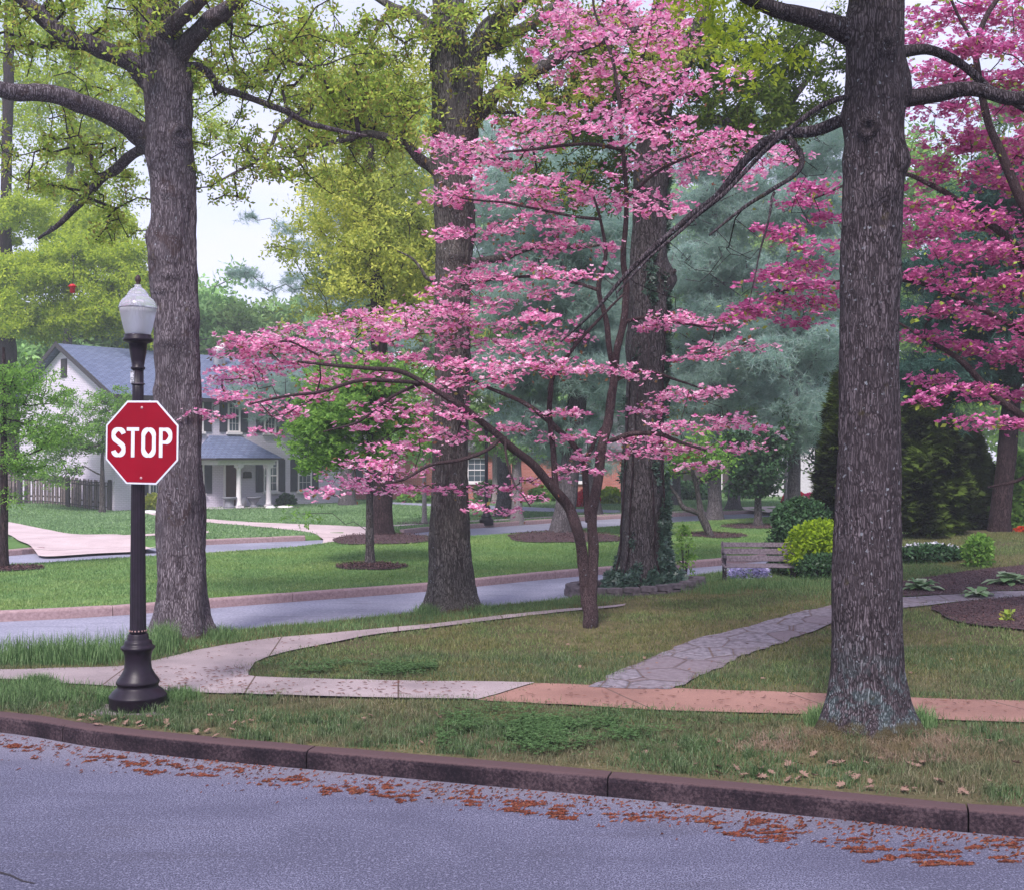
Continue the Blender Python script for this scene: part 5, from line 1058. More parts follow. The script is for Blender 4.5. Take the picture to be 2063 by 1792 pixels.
# ------------------------------------------------------------ bench
M_wood = plain('weathered_bench_wood', (.20, .165, .195), .8, .45, 26, 0, .15, .006)
bp = W(1528, 1150, 20.6); bn = thing('park_bench', 'weathered grey wooden slat bench with scrolled iron arms, facing the lawn', 'bench', (bp.x, 20.6, .13), math.radians(-4)); HWd = .64
for i, (y, z, hh, tl) in enumerate(((.21, .52, .105, .12), (.245, .645, .105, .12), (.275, .765, .085, .12))):
    mb = MB(); mb.box(-HWd, HWd, y-.012, y+.012, z-hh/2, z+hh/2); mb.build('back_slat', M_wood, bn, .006)
for i in range(5):
    mb = MB(); y = -.26+i*.095; mb.box(-HWd-.01, HWd+.01, y-.042, y+.042, .395+.004*i, .42+.004*i); mb.build('seat_slat', M_wood, bn, .006)
for sx_ in (-1, 1):
    mb = MB(); X = sx_*(HWd-.03)
    sc_ = lambda cy, cz, r, a0, a1, n=12: [(X, cy+r*math.cos(math.radians(a0+(a1-a0)*i/n)), cz+r*math.sin(math.radians(a0+(a1-a0)*i/n))) for i in range(n+1)]
    mb.tube([(X, -.26, 0), (X, -.24, .1), (X, -.22, .2), (X, -.25, .3), (X, -.27, .39)], .017, 6)
    mb.tube([(X, .27, 0), (X, .22, .12), (X, .17, .25), (X, .18, .4), (X, .22, .6), (X, .285, .82)], .017, 6)
    mb.tube([(X, -.26, .36), (X, 0, .375), (X, .18, .38)], .014, 6)
    mb.tube([(X, -.24, .1), (X, 0, .14), (X, .2, .12)], .011, 6)
    mb.tube([(X, .22, .62), (X, .1, .63), (X, -.12, .62), (X, -.24, .6)]+sc_(-.24, .565, .035, 90, 300, 8), .016, 6)
    mb.tube([(X, -.24, .56), (X, -.2, .48), (X, -.25, .41)], .012, 6)
    for cy, cz, r in ((-.13, .27, .055), (0.0, .25, .06), (.1, .29, .045), (-.1, .5, .05), (.03, .5, .055), (-.02, .19, .035)): mb.tube(sc_(cy, cz, r, 0, 330), .008, 5)
    mb.build('arm_frame', M_iron2, bn)
# ------------------------------------------------------------ white house
HX, HY = -17.9, 51.4; DX, DY = .666, .746; HA = math.atan2(DY, DX)
def hu(px, y=0.0):
    ox, oy = HX-DY*y, HY+DX*y; q = (px-CX)/FPX; return (q*oy-ox)/(DX-DY*q)
def hz(px, py, y=0.0):
    t_ = hu(px, y); Yw = HY+DX*y+DY*t_; return EYE+(HOR-py)/FPX*Yw-.14
hs = thing('house', 'two storey white painted brick house with slate blue roof and columned porch', 'house', (HX, HY, .14), HA)
def brick(name, a, b, mo, sc=1.0, bump=.01):
    m, nt = nm(name); v = coords(nt, 'Object'); sx = nt.nodes.new('ShaderNodeSeparateXYZ'); nt.links.new(v, sx.inputs[0]); cb = nt.nodes.new('ShaderNodeCombineXYZ')
    nt.links.new(math_(nt, 'ADD', sx.outputs[0], sx.outputs[1]), cb.inputs[0]); nt.links.new(sx.outputs[2], cb.inputs[1])
    br = nt.nodes.new('ShaderNodeTexBrick'); br.inputs['Scale'].default_value = 1; br.inputs['Brick Width'].default_value = .23*sc; br.inputs['Row Height'].default_value = .085*sc; br.inputs['Mortar Size'].default_value = .009
    nt.links.new(cb.outputs[0], br.inputs[0]); br.inputs[1].default_value = c4(a); br.inputs[2].default_value = c4(b); br.inputs[3].default_value = c4(mo)
    col = mixc(nt, sstep(nt, noise(nt, v, 1.2, 5), .4, .7), br.outputs[0], mixc(nt, .3, br.outputs[0], tuple(x*.8 for x in a)))
    return finish(m, nt, col, .8, math_(nt, 'SUBTRACT', 1.0, br.outputs[1]), bump, 1, spec=.2)
M_wbrick = brick('painted_brick', (.66, .60, .71), (.70, .64, .75), (.52, .47, .56)); M_rbrick = brick('red_brick', (.36, .10, .08), (.46, .16, .13), (.42, .30, .28))
m, nt_ = nm('slate_roof'); v = coords(nt_, 'Object'); cb = nt_.nodes.new('ShaderNodeTexBrick'); cb.inputs['Scale'].default_value = 1; cb.inputs['Brick Width'].default_value = .32; cb.inputs['Row Height'].default_value = .16; cb.inputs['Mortar Size'].default_value = .014
nt_.links.new(v, cb.inputs[0]); cb.inputs[1].default_value = (.105, .13, .22, 1); cb.inputs[2].default_value = (.155, .185, .29, 1); cb.inputs[3].default_value = (.055, .065, .11, 1)
M_slate = finish(m, nt_, cb.outputs[0], .75, cb.outputs[1], .01, .6)
M_trim = plain('dark_trim', (.035, .028, .035), .5, .2); M_white = plain('white_trim', (.70, .66, .68), .55, .06); M_shut = plain('shutter_paint', (.045, .045, .065), .5, .2)
M_glass = finish(*nm('window_glass'), (.06, .08, .10), .08, None, spec=.8)
HLn, HWid, HEv, HPk = 13.2, 9.3, 5.38, 7.75
hh_ = MB(); y2 = HWid; hh_.prism([(0, -.3), (y2, -.3), (y2, HEv), (y2/2, HPk-.12), (0, HEv)], 0, HLn, 'x'); hh_.build('wall', M_wbrick, hs)
def slab(p0, p1, x0, x1, th, name, mat, parent):
    mb = MB(); a = Vector((0, p0[0], p0[1])); b = Vector((0, p1[0], p1[1])); n = Vector((0, -(b-a).z, (b-a).y)).normalized()*th
    if n.z < 0: n = -n
    mb.prism([(a.y, a.z), (b.y, b.z), (b.y+n.y, b.z+n.z), (a.y+n.y, a.z+n.z)], x0, x1, 'x'); return mb.build(name, mat, parent)

sl = (HPk-HEv)/(y2/2)
def roof_slope(name, parent, ang, org, ln, x0, x1):
    o = None; mb = MB(); mb.box(x0, x1, 0, ln, 0, .09); o = mb.build(name, M_slate, parent); o.location = org; o.rotation_euler = ang; return o
an_ = math.atan(sl); ln_ = (y2/2+.42)/math.cos(an_)
r1 = roof_slope('roof', hs, (an_, 0, 0), (0, -.42, HEv-.42*sl-.03), ln_, -.35, HLn+.35)
r2 = roof_slope('roof', hs, (math.pi-an_, 0, 0), (0, y2+.42, HEv-.42*sl+.06), ln_, -.35, HLn+.35)
mb = MB(); mb.box(-.35, HLn+.35, -.46, -.30, HEv-.36, HEv-.16); mb.box(-.02, HLn, -.299, -.003, HEv-.32, HEv-.12); mb.build('cornice', M_trim, hs)
mb = MB(); mb.box(-.37, -.22, -.0, .08, 0, .10)
mb.bm.free()
for sgn in (0, 1):
    mb = MB(); mb.box(-.42, -.352, 0, ln_, -.10, .10); o = mb.build('rake_board', M_trim, hs); o.location = (0, -.42, HEv-.42*sl-.03) if not sgn else (0, y2+.42, HEv-.42*sl+.06); o.rotation_euler = (an_, 0, 0) if not sgn else (math.pi-an_, 0, 0)
def window(u0, u1, z0, z1, face=0, par=None, sh=True, sw=.42, grid=(2, 2), nmz='window', matf=None):
    """window on the front (face 0) or on the gable end (face 1)"""
    par = par or hs
    f = thing(nmz, None, None); f.parent = par
    if face == 0: f.location = (u0, -.0, z0)
    else: f.location = (0, u1, z0); f.rotation_euler = (0, 0, -math.pi/2)
    w_, h_ = u1-u0, z1-z0; mf_ = matf or M_white
    mb = MB(); mb.box(0, .08, -.07, .02, 0, h_); mb.box(w_-.08, w_, -.07, .02, 0, h_); mb.box(.081, w_-.081, -.07, .02, h_-.08, h_); mb.box(.081, w_-.081, -.07, .02, 0, .06); mb.box(.081, w_-.081, -.06, .02, h_/2-.03, h_/2+.03); mb.build('frame', mf_, f)
    mb = MB(); mb.box(.082, w_-.082, -.03, .018, .061, h_-.081); mb.build('pane', M_glass, f)
    mb = MB()
    for i in range(1, grid[0]+1): xx = .08+(w_-.16)*i/(grid[0]+1); mb.box(xx-.009, xx+.009, -.037, -.031, .07, h_-.09)
    for z_ in (h_*.27, h_*.75): mb.box(.09, w_-.09, -.0375, -.0315, z_-.009, z_+.009)
    mb.build('muntins', mf_, f)
    mb = MB(); mb.box(-.08, w_+.08, -.13, .02, -.12, -.003); mb.build('sill', mf_, f)
    if sh:
        for a_ in (-sw-.03, w_+.03):
            mb = MB(); mb.box(a_, a_+sw, -.05, -.004, -.02, h_+.02)
            for i in range(int(h_/.09)): mb.box(a_+.05, a_+sw-.05, -.058, -.0505, .03+i*.09, .075+i*.09)
            mb.build('shutter', M_shut, f)
    return f
zU0, zU1 = hz(468, 870), hz(468, 806); zL0, zL1 = hz(545, 989), hz(545, 925)
up = [(300, 322), (388, 409), (458, 483), (531, 555), (600, 627)]
for a_, b_ in up: window(hu(a_), hu(b_), zU0, zU1)
for a_, b_ in ((299, 323), (387, 410), (530, 559), (599, 627)): window(hu(a_), hu(b_), zL0, zL1, sh=True)
for a_, b_ in ((106, 126),):
    q = lambda px: ((px-CX)/FPX*HY-HX)/(-DY-DX*((px-CX)/FPX))      # along the gable end
    window(q(126), q(106), 3.0, 4.5, 1, sh=False)
mb = MB(); mb.box(-.04, -.003, y2/2-.28, y2/2+.28, 6.2, 7.1)
for i in range(8): mb.box(-.06, -.041, y2/2-.25, y2/2+.25, 6.24+i*.105, 6.30+i*.105)
mb.build('attic_louvre', M_trim, hs)
# porch
PY = -1.7; c1_, c2_ = hu(481, PY), hu(541, PY); pe0, pe1 = hu(433, PY-.3), c2_+.55; zE = hz(445, 922, PY)
mb = MB(); mb.box(pe0+.1, pe1-.1, PY-.35, -.003, -.2, .02); mb.build('porch_floor', plain('porch_slab', (.45, .41, .45), .8), hs, .01)
mb = MB(); mb.box(pe0+.25, pe1-.25, PY-.15, -.004, zE-.32, zE); mb.build('entablature', M_white, hs)
mb = MB(); A_ = [(pe0, PY-.4, zE+.0), (pe1, PY-.4, zE+.0), (pe1, -.004, zE), (pe0, -.004, zE)]; zr = hz(480, 878); B_ = [(pe0+1.0, -.004, zr), (pe1-1.0, -.004, zr)]
vv = [mb.bm.verts.new(p) for p in A_+B_]
for f_ in ((0, 1, 5, 4), (1, 2, 5), (3, 0, 4), (2, 3, 4, 5), (3, 2, 1, 0)): mb.bm.faces.new([vv[i] for i in f_])
mb.build('porch_roof', M_slate, hs)
mb = MB(); mb.box(pe0-.04, pe1+.04, PY-.45, -.3, zE-.09, zE-.004); mb.build('gutter', M_trim, hs)
for c_ in (c1_, c2_):
    mb = MB(); mb.box(c_-.17, c_+.17, PY-.17, PY+.17, .021, .12); mb.box(c_-.16, c_+.16, PY-.16, PY+.16, zE-.45, zE-.321); r_ = .125; mb.lathe([(.15, .121), (.15, .17), (r_+.01, .19), (r_, .4), (r_*.86, zE-.55), (r_*1.05, zE-.5), (.15, zE-.451)], 20, c_, PY); mb.build('column', M_white, hs)
d0, d1 = hu(453), hu(477)
dr = thing('door', None, None); dr.parent = hs; mb = MB(); mb.box(d0, d1, -.06, -.003, .021, zL1+.02); mb.build('door_panel', plain('door_stain', (.06, .016, .014), .5, .3), dr)
mb = MB(); mb.box(d0-.1, d0-.002, -.09, -.003, .021, zL1+.12); mb.box(d1+.002, d1+.1, -.09, -.003, .021, zL1+.12); mb.box(d0, d1, -.09, -.003, zL1+.022, zL1+.12); mb.build('door_frame', M_white, dr)
mb = MB(); mb.tube([(d1-.12, -.12, 1.0), (d1-.12, -.061, 1.0)], .03, 8); mb.build('handle', M_trim, dr)
u_ = hu(496); mb = MB(); mb.prism([(u_-.2, hz(496, 962)), (u_+.2, hz(496, 962)), (u_+.2, hz(496, 951)), (u_+.12, hz(496, 949)), (u_-.12, hz(496, 949)), (u_-.2, hz(496, 951))], -.2, -.004); mb.build('mailbox', M_trim, hs, .01)
for u_, z_ in ((hu(411), hz(411, 914)), (hu(310), hz(310, 917))):
    mb = MB(); mb.box(u_-.3, u_+.3, -.16, -.004, z_, z_+.07)
    for k in (-.22, 0, .22): mb.prism([(u_+k-.05, z_), (u_+k+.05, z_), (u_+k, z_-.14)], -.14, -.02)
    mb.build('bracket_shelf', M_trim, hs)
for u_, h_, r_ in ((hu(452, 3), .35, .3), (hu(440, 4), .55, .16)):
    mb = MB(); mb.lathe([(r_*.8, HPk-1.4), (r_*.8, HPk-.2+h_), (r_, HPk-.15+h_), (r_*.9, HPk+.02+h_), (r_*.2, HPk+.1+h_)], 12, u_, 3.6); mb.build('roof_vent', M_white, hs)
def hw(u, y, z=0): return (HX+DX*u-DY*y, HY+DY*u+DX*y, .14+z)
def urn(label, px, kind):
    u = hu(px, PY+.2); t = thing('planter_urn', label, 'urn', hw(u, PY+.2, .02)); mb = MB()
    pr_ = [(.22, 0), (.22, .05), (.14, .08), (.12, .14), (.24, .3), (.30, .42), (.36, .44), (.36, .5), (.3, .5), (.26, .44)] if kind else [(.28, 0), (.28, .08), (.22, .1), (.22, .38), (.30, .42), (.36, .46), (.36, .52), (.3, .52), (.26, .46)]
    mb.lathe(pr_, 24); mb.build('bowl', plain('urn_lead', (.16, .16, .19), .6, .2), t)
    mb = MB(); mb.lathe([(.25, .44), (.1, .47)], 16); mb.build('soil', M_mulch, t)
urn('squat grey urn standing left of the nearer porch column', 462, 0); urn('footed grey urn flaring upward between the two porch columns', 511, 1)
u = hu(491, -.9); t = thing('egg_ornament', 'white egg shaped ornament on the porch floor beside the column', 'ornament', hw(u, -.9, .02)); mb = MB(); mb.lathe([(.08, 0), (.15, .1), (.17, .2), (.13, .33), (.06, .42), (.01, .45)], 20); mb.build('egg', M_white, t)
for i, (px, py, r_) in enumerate(((300, 1032, .35), (312, 1033, .3), (575, 1022, .4), (545, 1023, .25))):
    x, Y = G(px, py, .14); t = MB(); t.lathe([(r_*.9, -.03), (r_, .04), (r_*.8, .09), (r_*.3, .11)], 12); o = t.build('edging_stone', M_white, None, loc=(x, Y, .14))
    tag(o, ['pale flat stone at the foot of the white house corner', 'second pale flat stone, right beside the yellowish bush', 'large pale stone lying before the right porch column', 'small pale stone on the lawn left of the larger one'][i], 'stone', 'pale stones edging the house beds')
# ------------------------------------------------------------ other houses
h2 = W(690, 1010, 66); hb = thing('house', 'low red brick house beyond the median, seen between trunks', 'house', (h2.x, 66, .14), math.radians(4))
mb = MB(); mb.box(0, 17, 0, 8, -.3, 2.9); mb.build('wall', M_rbrick, hb)
for s__, (y0, y1) in enumerate(((-.5, 4), (8.5, 4))):
    mb = MB(); mb.prism([(y0, 2.75), (y1, 5.0), (y1, 5.15), (y0, 2.9)], -.5, 17.5, 'x'); mb.build('roof', plain('grey_shingle', (.10, .09, .10), .8, .3), hb)
window(1.2, 2.6, 1.0, 2.4, par=hb); window(7.2, 8.4, 1.0, 2.4, par=hb, sh=False); window(13, 14.5, 1.0, 2.4, par=hb)
h3 = W(1548, 996, 72); hc = thing('house', 'pale far house glimpsed behind the white birch', 'house', (h3.x, 72, .14), math.radians(-6))
mb = MB(); mb.box(0, 12, 0, 8, -.3, 4.6); mb.build('wall', plain('pale_siding', (.50, .48, .52), .8), hc)
for y0, y1 in ((-.5, 4), (8.5, 4)):
    mb = MB(); mb.prism([(y0, 4.45), (y1, 6.8), (y1, 6.95), (y0, 4.6)], -.5, 12.5, 'x'); mb.build('roof', plain('brown_shingle', (.09, .07, .08), .8, .3), hc)
window(.5, 1.5, 1.0, 2.6, par=hc, sh=False); window(3.0, 4.0, 1.0, 2.6, par=hc, sh=False)
h4 = W(1400, 1000, 80); hd = thing('garage', 'dark brown garage wall with white corner post behind the green bin', 'garage', (h4.x, 80, .14), 0)
mb = MB(); mb.box(0, 6.5, 0, 6, -.3, 3.2); mb.build('wall', plain('brown_siding', (.06, .04, .045), .8), hd); mb = MB(); mb.box(1.6, 1.9, -.15, -.002, 0, 3.0); mb.build('post', M_white, hd)
for y0, y1 in ((-.4, 3), (6.4, 3)):
    mb = MB(); mb.prism([(y0, 3.1), (y1, 4.8), (y1, 4.95), (y0, 3.25)], -.4, 6.9, 'x'); mb.build('roof', bpy.data.materials['brown_shingle'], hd)
p = W(1439, 994, 66); bi = thing('wheelie_bin', 'teal green rubbish bin standing on the far lawn edge', 'bin', (p.x, 66, .14)); Mb = plain('bin_plastic', (.02, .20, .19), .5, .1)
mb = MB(); r = mb.box(-.27, .27, -.3, .3, .08, .85); 
for v_ in r:
    if v_.co.z < .3: v_.co.x *= .8; v_.co.y *= .8
mb.build('body', Mb, bi, .02); mb = MB(); mb.box(-.3, .3, -.34, .33, .855, .93); mb.build('lid', Mb, bi, .02)
for sx_ in (-.2, .2): mb = MB(); mb.tube([(sx_-.02, .22, .1), (sx_+.02, .22, .1)], .1, 14); mb.build('wheel', M_trim, bi)
# ------------------------------------------------------------ fences
def run(pts, step):
    for a, b in zip(pts, pts[1:]):
        a = Vector(a); b = Vector(b); n = max(1, int((b-a).length/step)); d = (b-a).normalized()
        for i in range(n): yield a+(b-a)*i/n, d
f0, f1, f2, f3 = (HX-.25, HY+.1), W(137, 1016, 52.3)[:2], W(40, 1016, 52.6)[:2], W(-90, 1017, 52.6)[:2]
fm = thing('metal_fence', 'black metal picket fence running left from the white house wall', 'fence', (f1[0], f1[1], .14)); o_ = Vector((f1[0], f1[1]))
fl = [f0, f1, f2, f3]; mb = MB()
for p, d in run(fl, .12): h0 = terrC(p.x, p.y)-.14; mb.box(p.x-o_.x-.011, p.x-o_.x+.011, p.y-o_.y-.011, p.y-o_.y+.011, h0, h0+1.28)
mb.build('pickets', M_trim, fm)
for z_ in (.2, 1.15, 1.3):
    mb = MB(); mb.tube([(q.x-o_.x, q.y-o_.y, z_-.04+terrC(q.x, q.y)-.14) for q, _d in run(fl, .8)], .022, 4); mb.build('rail', M_trim, fm)
for q in (f0, f1, f2, (f2[0]-2.4, f2[1])):
    mb = MB(); mb.box(q[0]-o_.x-.07, q[0]-o_.x+.07, q[1]-o_.y-.07, q[1]-o_.y+.07, -.1, 1.4+terrC(*q)-.14); mb.build('post', M_trim, fm, .01)
M_picket = plain('grey_weathered_picket', (.21, .17, .17), .85, .4, 9, 0, .1, .01)
g0, g1, g2 = (f0[0]-.5, f0[1]+.25), (f1[0], f1[1]+.6), (f2[0]-6, f2[1]+1.0); o_ = Vector(g1)
fw = thing('wooden_fence', 'weathered grey dog eared wooden fence behind the black metal one', 'fence', (g1[0], g1[1], .14)); pk = MB()
for p, d in run([g0, g1, g2], .19):
    c = p-o_; b0 = terrC(p.x, p.y)-.14; h_ = 1.36+b0+random.uniform(-.02, .02); e_ = d*.065; n_ = Vector((-d.y, d.x))*.012; off_ = Vector((-d.y, d.x))*(random.choice((0, .05)))
    pts = [(-1, .03+b0), (1, .03+b0), (1, h_-.06), (.5, h_), (-.5, h_), (-1, h_-.06)]
    fa = [pk.bm.verts.new((c.x+off_.x+e_.x*a_-n_.x, c.y+off_.y+e_.y*a_-n_.y, z_)) for a_, z_ in pts]; fb = [pk.bm.verts.new((c.x+off_.x+e_.x*a_+n_.x, c.y+off_.y+e_.y*a_+n_.y, z_)) for a_, z_ in pts]
    pk.bm.faces.new(fa); pk.bm.faces.new(fb[::-1])
    for i in range(6): pk.bm.faces.new((fa[i], fb[i], fb[(i+1) % 6], fa[(i+1) % 6]))
pk.build('pickets', M_picket, fw)
for z_ in (.35, 1.15): mb = MB(); mb.tube([(q.x-o_.x, q.y-o_.y+.1, z_+terrC(q.x, q.y)-.14) for q, _d in run([g0, g1, g2], .8)], .04, 4); mb.build('rail', M_picket, fw)
# ------------------------------------------------------------ small things
p = W(146, 582, 30); o = shrubless = thing('bird_feeder', 'small red hanging object in the yellow green foliage left of the lamp', 'feeder', tuple(p))
mb = MB(); mb.lathe([(.01, -.12), (.07, -.1), (.075, .04), (.12, .06), (.05, .12), (.01, .13)], 10); mb.build('body', plain('red_enamel', (.5, .01, .02), .4), o); mb = MB(); mb.tube([(0, 0, .12), (.03, .02, .5), (0, 0, .9)], .008, 4); mb.build('hanger', M_trim, o)
# fallen oak leaves
def leaf_mesh(seed):
    r = random.Random(seed); out = [(0, 0), (.12, .1), (.3, .14), (.18, .28), (.42, .42), (.2, .48), (.36, .72), (.12, .7), (0, 1)]
    pts = [(x, y) for x, y in out]+[(-x*.95, y+.03) for x, y in out[-2:0:-1]]; c = r.uniform(.1, .45); V = [(x, y-.5, c*abs(x)*1.2+.25*c*(y-.5)**2*2+r.uniform(0, .06)) for x, y in pts]+[(0, 0, 0)]
    n = len(pts); F = [(i, (i+1) % n, n) for i in range(n)]; return np_mesh('fallen_leaf', np.array(V)*.078, np.array(F))
LM = [leaf_mesh(i) for i in range(5)]; M_dead = leafmat('dead_leaf', [(.17, .11, .085), (.27, .175, .14), (.10, .06, .05)], .1)
for l in LM: l.materials.append(M_dead)
spots = []
for (a, b, c, d, n) in ((150, 500, 1432, 1488, 34), (500, 1000, 1425, 1530, 10), (1300, 2060, 1490, 1600, 40), (1100, 2050, 1290, 1380, 16), (600, 1200, 1290, 1350, 8), (1480, 2050, 1540, 1615, 20), (60, 900, 1505, 1535, 3)):
    for _ in range(n): spots.append((random.uniform(a, b), random.uniform(c, d)))
spots += [(333, 1430), (1195, 1452), (1300, 1523), (1310, 1605), (220, 1498), (460, 1528)]
fy_ = np.interp
for i, (px, py) in enumerate(spots):
    kerbpy = float(np.interp(px, [0, 190, 420, 640, 1030, 1220, 1600, 2063], [1445, 1470, 1495, 1510, 1535, 1553, 1583, 1618]))
    if py > kerbpy and i < len(spots)-6: py = kerbpy-random.uniform(2, 25)
    x, Y = G(px, py); z = terr(x, Y)+.025
    if py > kerbpy: x, Y = G(px, py, 0); z = .012
    o = bpy.data.objects.new('fallen_leaf', random.choice(LM)); COL.objects.link(o); o.location = (x, Y, z); o.rotation_euler = (random.uniform(-.5, .5), random.uniform(-.5, .5), random.uniform(0, 6.28)); k = random.uniform(.7, 1.25) if Y < 12 else random.uniform(.6, .9); o.scale = (k, k, k)
    tag(o, 'dry curled tan oak leaf lying on the grass or at the kerb', 'leaf', 'fallen oak leaves')
# catkin litter in the gutter
V = []; F = []
cl = []
for (px, py, wx, wy, n) in ((20, 1500, 25, 5, 260), (60, 1507, 25, 5, 160), (75, 1525, 12, 3, 40), (110, 1505, 30, 4, 60), (210, 1528, 40, 5, 380), (265, 1537, 28, 6, 300), (305, 1556, 30, 5, 260), (340, 1536, 22, 5, 200), (380, 1547, 25, 4, 130), (395, 1562, 30, 4, 150), (460, 1550, 30, 5, 120), (560, 1575, 50, 8, 260), (600, 1570, 30, 6, 120), (680, 1585, 35, 7, 240), (690, 1598, 40, 5, 260), (770, 1588, 40, 7, 240), (790, 1600, 50, 6, 380), (830, 1610, 40, 6, 160), (900, 1600, 60, 8, 120), (1010, 1615, 70, 8, 380), (1080, 1626, 60, 8, 480), (1090, 1640, 50, 7, 300), (1150, 1645, 40, 5, 160), (1280, 1640, 60, 7, 160), (1260, 1652, 40, 6, 120), (1500, 1660, 60, 8, 300), (1520, 1680, 50, 8, 320), (1600, 1672, 60, 7, 200), (1560, 1690, 50, 6, 160), (1780, 1708, 60, 8, 380), (1800, 1730, 60, 7, 400), (1880, 1720, 50, 7, 260), (1920, 1740, 45, 8, 500), (2000, 1700, 50, 9, 220), (2050, 1728, 40, 9, 260), (1700, 1695, 60, 6, 140), (1400, 1650, 60, 7, 120)):
    subs = [(px+wx*random.uniform(-1, 1), py+wy*random.uniform(-1.1, 1.1), wx*random.uniform(.1, .36), random.uniform(.4, 1.3)) for _ in range(9)]
    for _ in range(int(n*.62)):
        q = subs[int(random.random()**1.3*len(subs))]; cl.append((q[0]+q[2]*random.gauss(0, .6), q[1]+q[3]*random.gauss(0, .6)))
for _ in range(1500):
    px = random.uniform(-40, 2100); kb = float(np.interp(px, [0, 190, 630, 1225, 2010], [1476, 1507, 1552, 1607, 1683])); cl.append((px, kb+abs(random.gauss(0, 22))))
for px, py in cl:
    x, Y = G(px, py, 0); a = random.gauss(0, .7)-.15; l = random.uniform(.006, .022); wd_ = random.uniform(.002, .006); z = random.uniform(.003, .012); c, s = math.cos(a), math.sin(a); b = len(V)
    V += [(x-c*l-s*wd_, Y-s*l+c*wd_, .002), (x-c*l+s*wd_, Y-s*l-c*wd_, .002), (x+c*l, Y+s*l, z), (x, Y+wd_*2, z+.004)]; F += [(b, b+1, b+2, b+3)]
o = link('catkin_litter', np_mesh('catkin_litter', np.array(V), np.array(F)), leafmat('catkin', [(.08, .024, .018), (.18, .055, .035), (.12, .036, .025), (.04, .016, .013), (.22, .09, .055)], .05)); tag(o, 'rusty orange catkin litter drifted along the gutter', 'litter', kind='stuff')
# litter on the walks
V = []; F = []
for (a, b, c, d, n) in ((230, 500, 1345, 1395, 260), (500, 960, 1376, 1406, 160), (1050, 2063, 1388, 1440, 300), (300, 900, 1290, 1330, 120), (1250, 1680, 1240, 1380, 60)):
    for _ in range(n):
        px, py = random.uniform(a, b), random.uniform(c, d); x, Y = G(px, py)
        ok = False
        for pl in (sw1, sw1b, sw2, sw3, flg):
            if inp1(x, Y, pl): ok = True
        if not ok: continue
        an__ = random.gauss(0, .8); l = random.uniform(.01, .045); wd_ = random.uniform(.003, .008); z = terr(x, Y)+.032; cc_, s = math.cos(an__), math.sin(an__); b_ = len(V)
        V += [(x-cc_*l, Y-s*l, z), (x+s*wd_, Y-cc_*wd_, z+.002), (x+cc_*l, Y+s*l, z), (x-s*wd_, Y+cc_*wd_, z+.006)]; F += [(b_, b_+1, b_+2, b_+3)]
o = link('walk_litter', np_mesh('walk_litter', np.array(V), np.array(F)), leafmat('walk_litter', [(.12, .06, .05), (.2, .1, .08), (.07, .04, .04)], .05)); tag(o, 'small dark twigs and catkins scattered on the walks', 'litter', kind='stuff')
mb = MB(); pts = [G(-20, 1752, 0), G(20, 1762, 0), G(45, 1774, 0), G(70, 1779, 0)]
mb.face([(q[0], q[1]+.012-.002*i, .0035) for i, q in enumerate(pts)]+[(q[0], q[1]-.016+.003*i, .0035) for i, q in list(enumerate(pts))[::-1]]); o = mb.build('tar_seam', plain('tar', (.02, .016, .022), .7)); o['kind'] = 'structure'
# ------------------------------------------------------------ grass
EXC = [sw1, sw1b, sw2, sw3, flg, bed1, bed2]
def blades(name, label, bounds, n, zf, mat, h0, h1, wd, clip=None, lean=.5, exclude=(), dens=None, T=T_blade, group=None, marg=0):
    x0, x1, y0, y1 = bounds; X = rng.uniform(x0, x1, n); Y = rng.uniform(y0, y1, n)
    sel = (np.abs(X) < (Y*.452+2.4))
    if clip is not None: sel &= inpoly(X, Y, clip)
    for p in exclude:
        jj = .22 if any(p is q for q in rings) else .08
        sel &= ~inpoly(X+rng.normal(size=n)*jj, Y+rng.normal(size=n)*jj, p)
    X, Y = X[sel], Y[sel]
    D = np.ones(len(X)) if dens is None else np.array([dens(x, y) for x, y in zip(X, Y)])
    k = rng.random(len(X)) < D; X, Y, D = X[k], Y[k], D[k]; m = len(X); Z = np.array([zf(x, y) for x, y in zip(X, Y)])
    a = rng.random(m)*2*math.pi; H = (h0+(h1-h0)*rng.random(m)**1.6)*(.55+.45*D); ln = lean*H*rng.normal(size=m)*1.0; b = a+rng.normal(size=m)*.6+1.57
    P0 = np.stack([X+wd*np.cos(a), Y+wd*np.sin(a), Z-.01], 1); P1 = np.stack([X-wd*np.cos(a), Y-wd*np.sin(a), Z-.01], 1)
    P3 = np.stack([X+ln*np.cos(b), Y+ln*np.sin(b), Z+H], 1)
    V = np.stack([P0, P1, P3], 1).reshape(-1, 3); F = np.arange(3*m).reshape(-1, 3)
    o = link(name, np_mesh(name, V, F), mat); return tag(o, label, 'grass', group, 'stuff')
def gmat(name, cols, dry, dryf=(.45, .62), sc=.8):
    m, nt = nm(name); g = nt.nodes.new('ShaderNodeNewGeometry'); col = ramp(nt, g.outputs['Random Per Island'], [(i/(len(cols)-1), c) for i, c in enumerate(cols)])
    d2 = ramp(nt, g.outputs['Random Per Island'], [(i/(len(dry)-1), c) for i, c in enumerate(dry)])
    col = mixc(nt, sstep(nt, noise(nt, coords(nt, 'World'), sc, 5, .6), *dryf), col, d2)
    d = nt.nodes.new('ShaderNodeBsdfDiffuse'); t = nt.nodes.new('ShaderNodeBsdfTranslucent'); x = nt.nodes.new('ShaderNodeMixShader'); x.inputs[0].default_value = .3
    nt.links.new(col, d.inputs[0]); nt.links.new(col, t.inputs[0]); nt.links.new(d.outputs[0], x.inputs[1]); nt.links.new(t.outputs[0], x.inputs[2])
    o = nt.nodes.new('ShaderNodeOutputMaterial'); nt.links.new(x.outputs[0], o.inputs[0]); return m
